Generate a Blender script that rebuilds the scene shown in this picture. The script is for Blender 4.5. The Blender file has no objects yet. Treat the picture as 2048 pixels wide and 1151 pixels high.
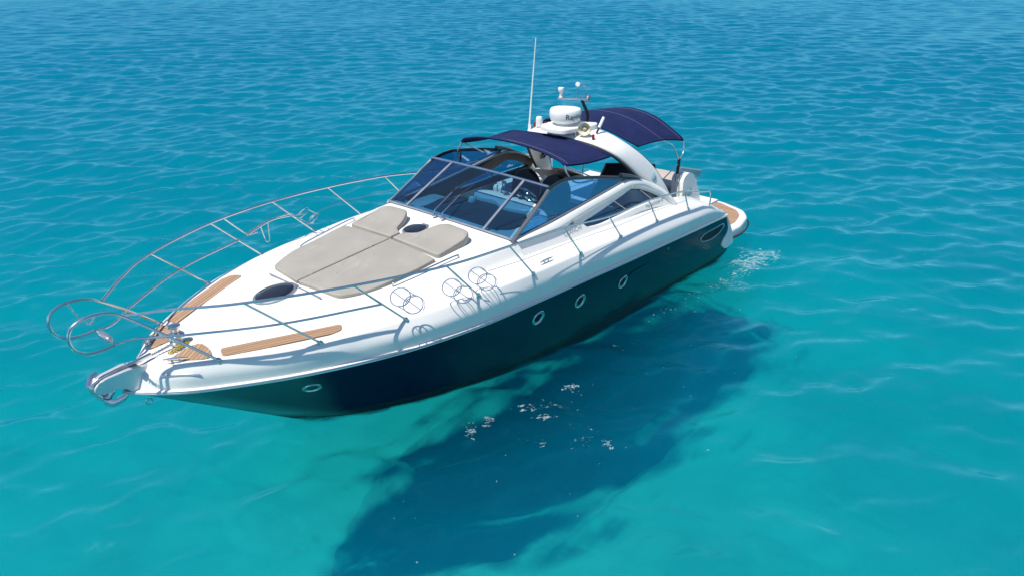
import bpy, bmesh, math, random
import numpy as np
from mathutils import Vector, Matrix

scene = bpy.context.scene
COL = scene.collection
rng = random.Random(7)

# ------------------------------------------------------------------ camera, sky, sun, exposure
cam_data = bpy.data.cameras.new('camera')
cam = bpy.data.objects.new('camera', cam_data)
COL.objects.link(cam)
cam_data.sensor_width = 36.0
cam_data.lens = 26.895
cam_data.clip_start = 0.1
cam_data.clip_end = 6000.0
CAM = Vector((14.36265341, 8.2, 6.04867294))
yaw, pitch = math.radians(-138.96934), math.radians(24.842285)
vdir = Vector((math.cos(pitch) * math.cos(yaw), math.cos(pitch) * math.sin(yaw), -math.sin(pitch)))
vright = Vector((math.sin(yaw), -math.cos(yaw), 0.0))
vup = vright.cross(vdir)
cam.matrix_world = Matrix(((vright.x, vup.x, -vdir.x, CAM.x), (vright.y, vup.y, -vdir.y, CAM.y),
                           (vright.z, vup.z, -vdir.z, CAM.z), (0, 0, 0, 1)))
scene.camera = cam

SUN_DIR = Vector((0.42, -0.09, 0.90)).normalized()
sun_el = math.asin(SUN_DIR.z)
sun_az = math.atan2(SUN_DIR.x, SUN_DIR.y)
world = bpy.data.worlds.new('World')
scene.world = world
world.use_nodes = True
wn = world.node_tree
bg = wn.nodes['Background']
sky = wn.nodes.new('ShaderNodeTexSky')
sky.sky_type = 'NISHITA'
sky.sun_disc = False
sky.sun_elevation = sun_el
sky.sun_rotation = sun_az
sky.air_density = 1.0
sky.dust_density = 0.0
sky.ozone_density = 4.0
wn.links.new(sky.outputs[0], bg.inputs[0])
bg.inputs[1].default_value = 0.10
sl = bpy.data.lights.new('sun', 'SUN')
sl.energy = 4.2
sl.angle = math.radians(0.53)
sl.cycles.use_multiple_importance_sampling = False
sl.color = (1.0, 0.955, 0.885)
so = bpy.data.objects.new('sun', sl)
so.rotation_euler = SUN_DIR.to_track_quat('Z', 'Y').to_euler()
COL.objects.link(so)
scene.view_settings.view_transform = 'Standard'
scene.view_settings.look = 'None'
scene.view_settings.exposure = 0.38
scene.view_settings.gamma = 1.0
scene.cycles.use_denoising = True
scene.cycles.max_bounces = 10
scene.cycles.transparent_max_bounces = 16
scene.cycles.volume_bounces = 1
scene.cycles.sample_clamp_indirect = 2.0
scene.cycles.caustics_reflective = False
scene.cycles.caustics_refractive = False

# ------------------------------------------------------------------ materials
def new_mat(name):
    m = bpy.data.materials.new(name)
    m.use_nodes = True
    nt = m.node_tree
    return m, nt, nt.nodes['Principled BSDF']

def N(nt, kind, **kw):
    n = nt.nodes.new(kind)
    for k, v in kw.items():
        setattr(n, k, v)
    return n

def plain(name, col, rough=0.4, metal=0.0, coat=0.0, var=0.0, vscale=4.0, bump=0.0, bscale=60.0, spec=0.5):
    m, nt, p = new_mat(name)
    p.inputs['Base Color'].default_value = (*col, 1)
    p.inputs['Roughness'].default_value = rough
    p.inputs['Metallic'].default_value = metal
    p.inputs['Coat Weight'].default_value = coat
    p.inputs['Coat Roughness'].default_value = 0.08
    p.inputs['Specular IOR Level'].default_value = spec
    tc = N(nt, 'ShaderNodeTexCoord')
    if var > 0:
        nz = N(nt, 'ShaderNodeTexNoise')
        nz.inputs['Scale'].default_value = vscale
        nz.inputs['Detail'].default_value = 6
        nt.links.new(tc.outputs['Object'], nz.inputs['Vector'])
        mr = N(nt, 'ShaderNodeMapRange')
        mr.inputs['From Min'].default_value = 0.3
        mr.inputs['From Max'].default_value = 0.7
        mr.inputs['To Min'].default_value = 1 - var
        mr.inputs['To Max'].default_value = 1 + var
        nt.links.new(nz.outputs[0], mr.inputs['Value'])
        mx = N(nt, 'ShaderNodeVectorMath', operation='SCALE')
        mx.inputs[0].default_value = col
        nt.links.new(mr.outputs[0], mx.inputs['Scale'])
        nt.links.new(mx.outputs[0], p.inputs['Base Color'])
        mr2 = N(nt, 'ShaderNodeMapRange')
        mr2.inputs['To Min'].default_value = rough * 0.75
        mr2.inputs['To Max'].default_value = rough * 1.3
        nt.links.new(nz.outputs[0], mr2.inputs['Value'])
        nt.links.new(mr2.outputs[0], p.inputs['Roughness'])
    if bump > 0:
        nb = N(nt, 'ShaderNodeTexNoise')
        nb.inputs['Scale'].default_value = bscale
        nb.inputs['Detail'].default_value = 4
        nt.links.new(tc.outputs['Object'], nb.inputs['Vector'])
        b = N(nt, 'ShaderNodeBump')
        b.inputs['Strength'].default_value = bump
        b.inputs['Distance'].default_value = 0.02
        nt.links.new(nb.outputs[0], b.inputs['Height'])
        nt.links.new(b.outputs[0], p.inputs['Normal'])
    return m

M = {}
M['gelcoat'] = plain('white_gelcoat', (0.80, 0.785, 0.745), 0.28, coat=0.35, var=0.02, vscale=1.3)
M['nonskid'] = plain('white_nonskid', (0.76, 0.76, 0.745), 0.6, var=0.02, vscale=2.0, bump=0.15, bscale=220)
M['navy'] = plain('navy_hull', (0.002, 0.013, 0.036), 0.16, coat=0.0, var=0.12, vscale=0.9, spec=0.19, bump=0.10, bscale=2.2)
M['navy'].node_tree.nodes['Principled BSDF'].inputs['Specular Tint'].default_value = (0.4, 0.62, 1.0, 1)
M['boot'] = plain('black_boot_stripe', (0.004, 0.004, 0.006), 0.4)
M['antifoul'] = plain('antifouling', (0.01, 0.013, 0.02), 0.8)
M['steel'] = plain('stainless_steel', (0.60, 0.61, 0.63), 0.24, metal=1.0, var=0.05, vscale=12)
M['nose'] = plain('polished_nose_steel', (0.76, 0.76, 0.76), 0.28, metal=0.55, var=0.03, vscale=6)
M['pillar'] = plain('grey_pillar_metal', (0.20, 0.21, 0.23), 0.3, metal=0.6)
M['alloy'] = plain('satin_alloy', (0.46, 0.47, 0.50), 0.38, metal=0.85, var=0.05, vscale=8)
M['blackmetal'] = plain('black_frame_paint', (0.012, 0.022, 0.03), 0.22, coat=0.4)
M['vinyl'] = plain('black_vinyl', (0.012, 0.011, 0.011), 0.5, var=0.2, vscale=9, bump=0.3, bscale=25)
M['darkvinyl'] = plain('slate_vinyl', (0.055, 0.065, 0.075), 0.55, var=0.15, vscale=6, bump=0.3, bscale=14)
M['rubber'] = plain('black_rubber', (0.01, 0.01, 0.01), 0.6)
M['plastic'] = plain('white_plastic', (0.78, 0.78, 0.76), 0.35, var=0.02, vscale=5)
M['cream'] = plain('cream_plastic', (0.66, 0.60, 0.44), 0.4, var=0.05, vscale=9)
M['red'] = plain('red_lens', (0.22, 0.015, 0.01), 0.25)
M['yellow'] = plain('yellow_paint', (0.45, 0.34, 0.03), 0.45)
M['ink'] = plain('black_ink', (0.01, 0.01, 0.012), 0.5)
M['redink'] = plain('red_ink', (0.5, 0.02, 0.02), 0.5)
M['greyink'] = plain('grey_chrome_letter', (0.38, 0.39, 0.40), 0.3, metal=0.5)
M['lens'] = plain('lamp_lens', (0.35, 0.5, 0.56), 0.1, coat=0.5)
M['beige'] = plain('beige_vinyl', (0.50, 0.42, 0.35), 0.55, var=0.04, vscale=5)

def cushion_mat():
    m, nt, p = new_mat('sunpad_fabric')
    tc = N(nt, 'ShaderNodeTexCoord')
    n1 = N(nt, 'ShaderNodeTexNoise'); n1.inputs['Scale'].default_value = 2.2; n1.inputs['Detail'].default_value = 5
    nt.links.new(tc.outputs['Object'], n1.inputs['Vector'])
    rp = N(nt, 'ShaderNodeValToRGB')
    rp.color_ramp.elements[0].position = 0.3; rp.color_ramp.elements[0].color = (0.30, 0.278, 0.242, 1)
    rp.color_ramp.elements[1].position = 0.7; rp.color_ramp.elements[1].color = (0.345, 0.322, 0.28, 1)
    nt.links.new(n1.outputs[0], rp.inputs[0]); nt.links.new(rp.outputs[0], p.inputs['Base Color'])
    p.inputs['Roughness'].default_value = 0.62
    mp = N(nt, 'ShaderNodeMapping'); mp.inputs['Rotation'].default_value = (0, 0, 0.7); mp.inputs['Scale'].default_value = (1.0, 3.4, 1)
    nt.links.new(tc.outputs['Object'], mp.inputs['Vector'])
    n2 = N(nt, 'ShaderNodeTexNoise'); n2.inputs['Scale'].default_value = 1.7; n2.inputs['Detail'].default_value = 1; n2.inputs['Distortion'].default_value = 1.2
    nt.links.new(mp.outputs[0], n2.inputs['Vector'])
    # narrow ridges of the noise read as creases in the cover
    ab = N(nt, 'ShaderNodeMath', operation='SUBTRACT'); ab.inputs[1].default_value = 0.5
    nt.links.new(n2.outputs[0], ab.inputs[0])
    a2 = N(nt, 'ShaderNodeMath', operation='ABSOLUTE'); nt.links.new(ab.outputs[0], a2.inputs[0])
    mr = N(nt, 'ShaderNodeMapRange', interpolation_type='SMOOTHSTEP'); mr.inputs['From Max'].default_value = 0.10; mr.inputs['To Min'].default_value = 1; mr.inputs['To Max'].default_value = 0
    nt.links.new(a2.outputs[0], mr.inputs['Value'])
    n3 = N(nt, 'ShaderNodeTexNoise'); n3.inputs['Scale'].default_value = 1.6
    nt.links.new(tc.outputs['Object'], n3.inputs['Vector'])
    m3 = N(nt, 'ShaderNodeMapRange', interpolation_type='SMOOTHSTEP'); m3.inputs['From Min'].default_value = 0.48; m3.inputs['From Max'].default_value = 0.62
    nt.links.new(n3.outputs[0], m3.inputs['Value'])
    mu = N(nt, 'ShaderNodeMath', operation='MULTIPLY'); nt.links.new(mr.outputs[0], mu.inputs[0]); nt.links.new(m3.outputs[0], mu.inputs[1])
    b = N(nt, 'ShaderNodeBump'); b.inputs['Strength'].default_value = 0.4; b.inputs['Distance'].default_value = 0.02
    nt.links.new(mu.outputs[0], b.inputs['Height']); nt.links.new(b.outputs[0], p.inputs['Normal'])
    return m
M['cushion'] = cushion_mat()

def canvas_mat():
    m, nt, p = new_mat('navy_canvas')
    tc = N(nt, 'ShaderNodeTexCoord')
    n1 = N(nt, 'ShaderNodeTexNoise'); n1.inputs['Scale'].default_value = 3.0; n1.inputs['Detail'].default_value = 6
    nt.links.new(tc.outputs['Object'], n1.inputs['Vector'])
    rp = N(nt, 'ShaderNodeValToRGB')
    rp.color_ramp.elements[0].position = 0.3; rp.color_ramp.elements[0].color = (0.008, 0.014, 0.062, 1)
    rp.color_ramp.elements[1].position = 0.75; rp.color_ramp.elements[1].color = (0.013, 0.020, 0.086, 1)
    nt.links.new(n1.outputs[0], rp.inputs[0]); nt.links.new(rp.outputs[0], p.inputs['Base Color'])
    p.inputs['Roughness'].default_value = 0.85
    p.inputs['Specular IOR Level'].default_value = 0.2
    n2 = N(nt, 'ShaderNodeTexNoise'); n2.inputs['Scale'].default_value = 4.5; n2.inputs['Detail'].default_value = 3; n2.inputs['Distortion'].default_value = 0.8
    nt.links.new(tc.outputs['Object'], n2.inputs['Vector'])
    b = N(nt, 'ShaderNodeBump'); b.inputs['Strength'].default_value = 0.45; b.inputs['Distance'].default_value = 0.05
    nt.links.new(n2.outputs[0], b.inputs['Height']); nt.links.new(b.outputs[0], p.inputs['Normal'])
    return m
M['canvas'] = canvas_mat()
M['seam'] = plain('pale_seam_thread', (0.25, 0.24, 0.36), 0.8)

def teak_mat(name, angle, width=0.052):
    m, nt, p = new_mat(name)
    tc = N(nt, 'ShaderNodeTexCoord')
    mp = N(nt, 'ShaderNodeMapping'); mp.inputs['Rotation'].default_value = (0, 0, angle)
    nt.links.new(tc.outputs['Object'], mp.inputs['Vector'])
    sx = N(nt, 'ShaderNodeSeparateXYZ'); nt.links.new(mp.outputs[0], sx.inputs[0])
    d = N(nt, 'ShaderNodeMath', operation='DIVIDE'); d.inputs[1].default_value = width
    nt.links.new(sx.outputs['Y'], d.inputs[0])
    fr = N(nt, 'ShaderNodeMath', operation='FRACT'); nt.links.new(d.outputs[0], fr.inputs[0])
    fl = N(nt, 'ShaderNodeMath', operation='FLOOR'); nt.links.new(d.outputs[0], fl.inputs[0])
    gap = N(nt, 'ShaderNodeMath', operation='LESS_THAN'); gap.inputs[1].default_value = 0.17
    nt.links.new(fr.outputs[0], gap.inputs[0])
    wn_ = N(nt, 'ShaderNodeTexWhiteNoise', noise_dimensions='1D'); nt.links.new(fl.outputs[0], wn_.inputs['W'])
    m2 = N(nt, 'ShaderNodeMapping'); m2.inputs['Scale'].default_value = (3, 60, 1)
    nt.links.new(mp.outputs[0], m2.inputs['Vector'])
    gr = N(nt, 'ShaderNodeTexNoise'); gr.inputs['Scale'].default_value = 1.5; gr.inputs['Detail'].default_value = 5
    nt.links.new(m2.outputs[0], gr.inputs['Vector'])
    ad = N(nt, 'ShaderNodeMath', operation='MULTIPLY_ADD'); ad.inputs[1].default_value = 0.35
    nt.links.new(wn_.outputs[0], ad.inputs[0]); nt.links.new(gr.outputs[0], ad.inputs[2])
    rp = N(nt, 'ShaderNodeValToRGB')
    rp.color_ramp.elements[0].position = 0.35; rp.color_ramp.elements[0].color = (0.33, 0.19, 0.105, 1)
    rp.color_ramp.elements[1].position = 0.9; rp.color_ramp.elements[1].color = (0.45, 0.285, 0.17, 1)
    nt.links.new(ad.outputs[0], rp.inputs[0])
    mx = N(nt, 'ShaderNodeMix', data_type='RGBA'); nt.links.new(gap.outputs[0], mx.inputs['Factor'])
    nt.links.new(rp.outputs[0], mx.inputs['A']); mx.inputs['B'].default_value = (0.13, 0.075, 0.045, 1)
    nt.links.new(mx.outputs['Result'], p.inputs['Base Color'])
    p.inputs['Roughness'].default_value = 0.6
    return m
M['teak'] = teak_mat('teak_planks', math.radians(25))
M['teak2'] = teak_mat('teak_planks_mirrored', math.radians(-25))
M['teak_bow'] = teak_mat('teak_planks_bow', math.radians(33))
M['teak_bow2'] = teak_mat('teak_planks_bow_mirrored', math.radians(-33))
M['teak_aft'] = teak_mat('teak_planks_aft', math.radians(90), 0.085)

def schlick(nt, f0, normal=None, cap=1.0):
    lw = N(nt, 'ShaderNodeLayerWeight'); lw.inputs['Blend'].default_value = 0.5
    if normal is not None: nt.links.new(normal, lw.inputs['Normal'])
    pw = N(nt, 'ShaderNodeMath', operation='POWER'); pw.inputs[1].default_value = 5.0
    nt.links.new(lw.outputs['Facing'], pw.inputs[0])
    ma = N(nt, 'ShaderNodeMath', operation='MULTIPLY_ADD'); ma.inputs[1].default_value = 1 - f0; ma.inputs[2].default_value = f0
    nt.links.new(pw.outputs[0], ma.inputs[0])
    mn = N(nt, 'ShaderNodeMath', operation='MINIMUM'); mn.inputs[1].default_value = cap
    nt.links.new(ma.outputs[0], mn.inputs[0])
    return mn

def glass_mat(name, tint, rough=0.02, refl=(0.9, 0.95, 1.0), ior=1.5, extra=0.0):
    m = bpy.data.materials.new(name); m.use_nodes = True
    nt = m.node_tree; nt.nodes.clear()
    out = N(nt, 'ShaderNodeOutputMaterial')
    tr = N(nt, 'ShaderNodeBsdfTransparent'); tr.inputs[0].default_value = (*tint, 1)
    gl = N(nt, 'ShaderNodeBsdfGlossy'); gl.inputs['Roughness'].default_value = rough; gl.inputs[0].default_value = (*refl, 1)
    fr = schlick(nt, 0.04)
    tc = N(nt, 'ShaderNodeTexCoord'); nz = N(nt, 'ShaderNodeTexNoise'); nz.inputs['Scale'].default_value = 1.2
    nt.links.new(tc.outputs['Object'], nz.inputs['Vector'])
    b = N(nt, 'ShaderNodeBump'); b.inputs['Strength'].default_value = 0.05; b.inputs['Distance'].default_value = 0.05
    nt.links.new(nz.outputs[0], b.inputs['Height'])
    nt.links.new(b.outputs[0], gl.inputs['Normal'])
    ad = N(nt, 'ShaderNodeMath', operation='ADD'); ad.inputs[1].default_value = extra; ad.use_clamp = True
    nt.links.new(fr.outputs[0], ad.inputs[0])
    mx = N(nt, 'ShaderNodeMixShader')
    nt.links.new(ad.outputs[0], mx.inputs[0]); nt.links.new(tr.outputs[0], mx.inputs[1]); nt.links.new(gl.outputs[0], mx.inputs[2])
    nt.links.new(mx.outputs[0], out.inputs[0])
    return m
M['sideglass'] = glass_mat('pale_blue_side_glass', (0.42, 0.66, 0.88), refl=(0.55, 0.78, 1.0), extra=0.2)
M['glass'] = glass_mat('blue_tinted_glass', (0.20, 0.45, 0.62), extra=0.08)
M['darkglass'] = glass_mat('dark_blue_glass', (0.30, 0.62, 0.80), extra=0.06)
M['hole'] = plain('dark_opening', (0.008, 0.010, 0.012), 0.5, spec=0.15)
M['smoke'] = plain('smoked_acrylic', (0.012, 0.013, 0.018), 0.12, coat=0.3, var=0.2, vscale=3)

# ------------------------------------------------------------------ mesh helpers
class MB:
    def __init__(self):
        self.v = []; self.f = []; self.mi = []
    def add(self, V, F, mi=0):
        o = len(self.v)
        self.v += [tuple(p) for p in V]
        self.f += [tuple(i + o for i in f) for f in F]
        self.mi += [mi] * len(F)
        return self
    def build(self, name, mats, parent=None, smooth=True, angle=40):
        me = bpy.data.meshes.new(name)
        me.from_pydata(self.v, [], self.f)
        if not isinstance(mats, (list, tuple)): mats = [mats]
        for m in mats: me.materials.append(m)
        for p, i in zip(me.polygons, self.mi): p.material_index = i
        bm = bmesh.new(); bm.from_mesh(me)
        bmesh.ops.recalc_face_normals(bm, faces=bm.faces)
        if smooth:
            for f in bm.faces: f.smooth = True
            ca = math.radians(angle)
            for e in bm.edges:
                if len(e.link_faces) == 2 and e.calc_face_angle(0) > ca: e.smooth = False
        bm.to_mesh(me); bm.free()
        o = bpy.data.objects.new(name, me); COL.objects.link(o)
        if parent is not None: o.parent = parent
        return o
    def from_bm(self, bm, mi=0):
        bm.verts.ensure_lookup_table(); bm.verts.index_update()
        self.add([v.co[:] for v in bm.verts], [[v.index for v in f.verts] for f in bm.faces], mi)
        bm.free(); return self

def cr(pts, n, closed=False):
    """smooth curve through pts, n samples, by Catmull-Rom over the knots"""
    P = [np.array(p, float) for p in pts]; K = len(P)
    out = []
    L = K if closed else K - 1
    for i in range(n):
        t = L * i / (n if closed else n - 1)
        k = min(int(t), L - 1); s = t - k
        if closed: a, b, c, d = P[(k - 1) % K], P[k], P[(k + 1) % K], P[(k + 2) % K]
        else:
            b, c = P[k], P[k + 1]
            a = P[k - 1] if k > 0 else 2 * b - c
            d = P[k + 2] if k + 2 < K else 2 * c - b
        out.append(0.5 * (2 * b + (c - a) * s + (2 * a - 5 * b + 4 * c - d) * s * s + (3 * b - a - 3 * c + d) * s ** 3))
    return out

def chord(pts, n):
    """resample a polyline evenly by arc length"""
    P = np.array([np.array(p, float) for p in pts]); s = np.r_[0, np.cumsum(np.linalg.norm(np.diff(P, axis=0), axis=1))]
    t = np.linspace(0, s[-1], n)
    return [np.array([np.interp(x, s, P[:, k]) for k in range(P.shape[1])]) for x in t]

def loft(rows, closed=False):
    V = [p for r in rows for p in r]; n = len(rows[0]); F = []
    for i in range(len(rows) - 1):
        for j in range(n if closed else n - 1):
            k = (j + 1) % n
            F.append((i * n + j, i * n + k, (i + 1) * n + k, (i + 1) * n + j))
    return V, F

def tube(pts, r, n=8, closed=False, cap=True):
    P = [Vector(p) for p in pts]; K = len(P)
    rr = r if isinstance(r, (list, tuple)) else [r] * K
    rows = []; up = None
    for i in range(K):
        a = P[(i - 1) % K] if (closed or i > 0) else P[i]
        b = P[(i + 1) % K] if (closed or i < K - 1) else P[i]
        t = (b - a).normalized()
        if up is None:
            up = Vector((0, 0, 1)) if abs(t.z) < 0.9 else Vector((1, 0, 0))
        x = t.cross(up)
        if x.length < 1e-6: x = t.cross(Vector((1, 0.3, 0)))
        x.normalize(); up = x.cross(t)
        rows.append([tuple(P[i] + rr[i] * (math.cos(2 * math.pi * k / n) * x + math.sin(2 * math.pi * k / n) * up)) for k in range(n)])
    if closed: rows.append(rows[0])
    V, F = loft(rows, True)
    if cap and not closed:
        F.append(tuple(range(n))[::-1]); o = (K - 1) * n; F.append(tuple(range(o, o + n)))
    return V, F

def circle(c, n, r, k=24, a0=0, a1=2 * math.pi, full=True, squash=1.0, ref=None):
    c = Vector(c); n = Vector(n).normalized()
    x = (Vector(ref) - Vector(ref).dot(n) * n).normalized() if ref else n.orthogonal().normalized()
    y = n.cross(x)
    m = k if full else k + 1
    return [c + r * (math.cos(a0 + (a1 - a0) * i / k) * x + squash * math.sin(a0 + (a1 - a0) * i / k) * y) for i in range(m)]

def lathe(prof, c, axis=(0, 0, 1), k=28):
    """profile of (radius, height) spun about axis at c"""
    c = Vector(c); n = Vector(axis).normalized(); x = n.orthogonal().normalized(); y = n.cross(x)
    rows = [[tuple(c + n * h + max(r, 1e-4) * (math.cos(2 * math.pi * i / k) * x + math.sin(2 * math.pi * i / k) * y)) for i in range(k)] for r, h in prof]
    V, F = loft(rows, True)
    F.append(tuple(range(k))); o = (len(prof) - 1) * k; F.append(tuple(range(o, o + k)))
    return V, F

def box(c, s, rot=None, bev=0.01, seg=2):
    bm = bmesh.new(); bmesh.ops.create_cube(bm, size=1)
    bmesh.ops.scale(bm, vec=Vector(s), verts=bm.verts)
    if bev > 0: bmesh.ops.bevel(bm, geom=list(bm.edges), offset=bev, segments=seg, profile=0.5, affect='EDGES')
    if rot is not None: bmesh.ops.rotate(bm, matrix=Matrix.Rotation(rot[1], 3, rot[0]), verts=bm.verts)
    bmesh.ops.translate(bm, vec=Vector(c), verts=bm.verts)
    return bm

def rounded(poly, r, seg=5):
    """round the corners of a 2d polygon"""
    out = []; n = len(poly); rr = r if isinstance(r, (list, tuple)) else [r] * n
    for i in range(n):
        a, b, c = Vector(poly[i - 1]), Vector(poly[i]), Vector(poly[(i + 1) % n])
        d1 = min(rr[i], (a - b).length * 0.45); d2 = min(rr[i], (c - b).length * 0.45)
        p = b + (a - b).normalized() * d1; q = b + (c - b).normalized() * d2
        for s in range(seg + 1):
            t = s / seg
            out.append(tuple(p * (1 - t) ** 2 + b * 2 * t * (1 - t) + q * t * t))
    return out

def slab(poly, fz, thick, bev=0.02, seg=3, cuts=0, maxlen=0.15):
    """plan polygon with thickness; fz(x, y) = height of its under side, thick number or f(x, y)"""
    bm = bmesh.new()
    vs = [bm.verts.new((p[0], p[1], 0)) for p in poly]
    f = bm.faces.new(vs); bm.normal_update()
    if f.normal.z < 0: bmesh.ops.reverse_faces(bm, faces=[f])
    r = bmesh.ops.extrude_face_region(bm, geom=[f])
    top = [v for v in r['geom'] if isinstance(v, bmesh.types.BMVert)]
    bmesh.ops.translate(bm, vec=(0, 0, 1.0), verts=top)
    bm.normal_update()
    te = [e for e in bm.edges if all(v.co.z > 0.5 for v in e.verts)]
    th0 = thick if not callable(thick) else 0.08
    if bev > 0:
        bmesh.ops.scale(bm, vec=(1, 1, th0), verts=bm.verts)
        bmesh.ops.bevel(bm, geom=te, offset=bev, segments=seg, profile=0.5, affect='EDGES')
        bmesh.ops.scale(bm, vec=(1, 1, 1 / th0), verts=bm.verts)
    bmesh.ops.triangulate(bm, faces=[f for f in bm.faces if len(f.verts) > 4])
    for _ in range(cuts):
        le = [e for e in bm.edges if e.calc_length() > maxlen and all(v.co.z > 0.98 for v in e.verts)]
        if not le: break
        bmesh.ops.subdivide_edges(bm, edges=le, cuts=1)
        bmesh.ops.triangulate(bm, faces=[f for f in bm.faces if len(f.verts) > 4])
    for v in bm.verts:
        t = thick(v.co.x, v.co.y) if callable(thick) else thick
        v.co.z = fz(v.co.x, v.co.y) + v.co.z * t
    return bm

def panel(outer, holes, fmap, thick):
    """polygon with holes in (a, b), mapped by fmap(a, b, depth) and given thickness"""
    bm = bmesh.new(); loops = []
    for poly in [outer] + holes:
        vs = [bm.verts.new((p[0], p[1], 0)) for p in poly]
        for i in range(len(vs)): bm.edges.new((vs[i], vs[(i + 1) % len(vs)]))
        loops.append(len(poly))
    bmesh.ops.triangle_fill(bm, use_beauty=True, edges=list(bm.edges))
    for _ in range(3):
        le = [e for e in bm.edges if e.calc_length() > 0.35 and not e.is_boundary]
        if le:
            bmesh.ops.subdivide_edges(bm, edges=le, cuts=1); bmesh.ops.triangulate(bm, faces=[f for f in bm.faces if len(f.verts) > 3])
    bm.verts.index_update()
    V = [(v.co.x, v.co.y) for v in bm.verts]; F = [[v.index for v in f.verts] for f in bm.faces]
    B = [(e.verts[0].index, e.verts[1].index) for e in bm.edges if e.is_boundary]
    bm.free(); n = len(V)
    VV = [fmap(a, b, 0) for a, b in V] + [fmap(a, b, thick) for a, b in V]
    FF = F + [[i + n for i in f[::-1]] for f in F] + [(a, b, b + n, a + n) for a, b in B]
    return VV, FF

def mirror(V): return [(p[0], -p[1], p[2]) for p in V]

def empty(name, loc):
    o = bpy.data.objects.new(name, None); COL.objects.link(o); o.location = loc; o.empty_display_size = 0.3
    return o

def tag(o, label=None, cat=None, group=None, kind=None):
    if label: o['label'] = label
    if cat: o['category'] = cat
    if group: o['group'] = group
    if kind: o['kind'] = kind
    return o

def text_mesh(body, size, shear=0.0):
    c = bpy.data.curves.new('lettering', 'FONT'); c.body = body; c.size = size; c.shear = shear
    c.align_x = 'CENTER'; c.resolution_u = 3
    o = bpy.data.objects.new('lettering', c); COL.objects.link(o)
    bpy.context.view_layer.update()
    me = bpy.data.meshes.new_from_object(o.evaluated_get(bpy.context.evaluated_depsgraph_get()))
    V = [v.co[:] for v in me.vertices]; F = [list(p.vertices) for p in me.polygons]
    bpy.data.objects.remove(o); bpy.data.curves.remove(c); bpy.data.meshes.remove(me)
    return V, F

# ------------------------------------------------------------------ the sea
WAVES = []
_w = np.random.RandomState(29)
WIND = math.radians(-128)
for i in range(60):
    lam = 0.27 * (2.3 / 0.27) ** (i / 59.0)
    lam *= _w.uniform(0.92, 1.08)
    ang = WIND + _w.normal(0, 0.6)
    amp = 0.0056 * lam ** 0.56 * _w.uniform(0.6, 1.35)
    k = 2 * math.pi / lam
    WAVES.append((k * math.cos(ang), k * math.sin(ang), amp, _w.uniform(0, 6.283), lam))

def wave_h(x, y, spacing=None):
    x = np.asarray(x, float); y = np.asarray(y, float); h = np.zeros(np.broadcast(x, y).shape)
    # slow patches of stronger and weaker ripple
    gust = 0.85 + 0.3 * np.sin(0.11 * x + 0.07 * y + 1.0) * np.sin(0.05 * x - 0.13 * y + 0.4)
    for kx, ky, a, ph, lam in WAVES:
        t = kx * x + ky * y + ph
        f = 1.0 if spacing is None else np.clip((lam / spacing - 2.2) / 2.0, 0, 1)
        s = np.sin(t)
        h = h + f * a * (s + 0.45 * (2 * (0.5 + 0.5 * s) ** 2.4 - 1))
    return h * gust

def axis(lo, hi, fine, start, grow, far):
    a = [start]
    for sgn, lim in ((1, hi), (-1, lo)):
        p, d = start, fine
        out = []
        while abs(p) < far:
            if (sgn > 0 and p > lim) or (sgn < 0 and p < lim): d *= grow
            p += sgn * d; out.append(p)
        a = a + out if sgn > 0 else out[::-1] + a
    return np.array(a)

def axis2(neg_fine, neg_mid, pos_fine, fine, far):
    """fine near the boat, coarser over the open water behind it, very coarse to the horizon"""
    def run(lim, mid):
        p, d, out = 0.0, fine, []
        while p < far:
            if p > lim: d *= 1.0045 if p < mid else 1.09
            p += d; out.append(p)
        return out
    a, b = run(neg_fine, neg_mid), run(pos_fine, pos_fine)
    return np.array([-x for x in a[::-1]] + [0.0] + b)
WX = axis2(14, 78, 15, 0.105, 2500)
WY = axis2(14, 78, 9.5, 0.105, 2500)
SEA_Z = -3.1

def water_volume(nt, out):
    ab = N(nt, 'ShaderNodeVolumeAbsorption'); sc = N(nt, 'ShaderNodeVolumeScatter')
    ab.inputs['Color'].default_value = (0.0, 0.83, 0.885, 1); ab.inputs['Density'].default_value = 0.60
    sc.inputs['Color'].default_value = (0.0, 0.585, 0.95, 1); sc.inputs['Density'].default_value = 0.096
    ad = N(nt, 'ShaderNodeAddShader')
    nt.links.new(ab.outputs[0], ad.inputs[0]); nt.links.new(sc.outputs[0], ad.inputs[1])
    nt.links.new(ad.outputs[0], out.inputs['Volume'])

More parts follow.
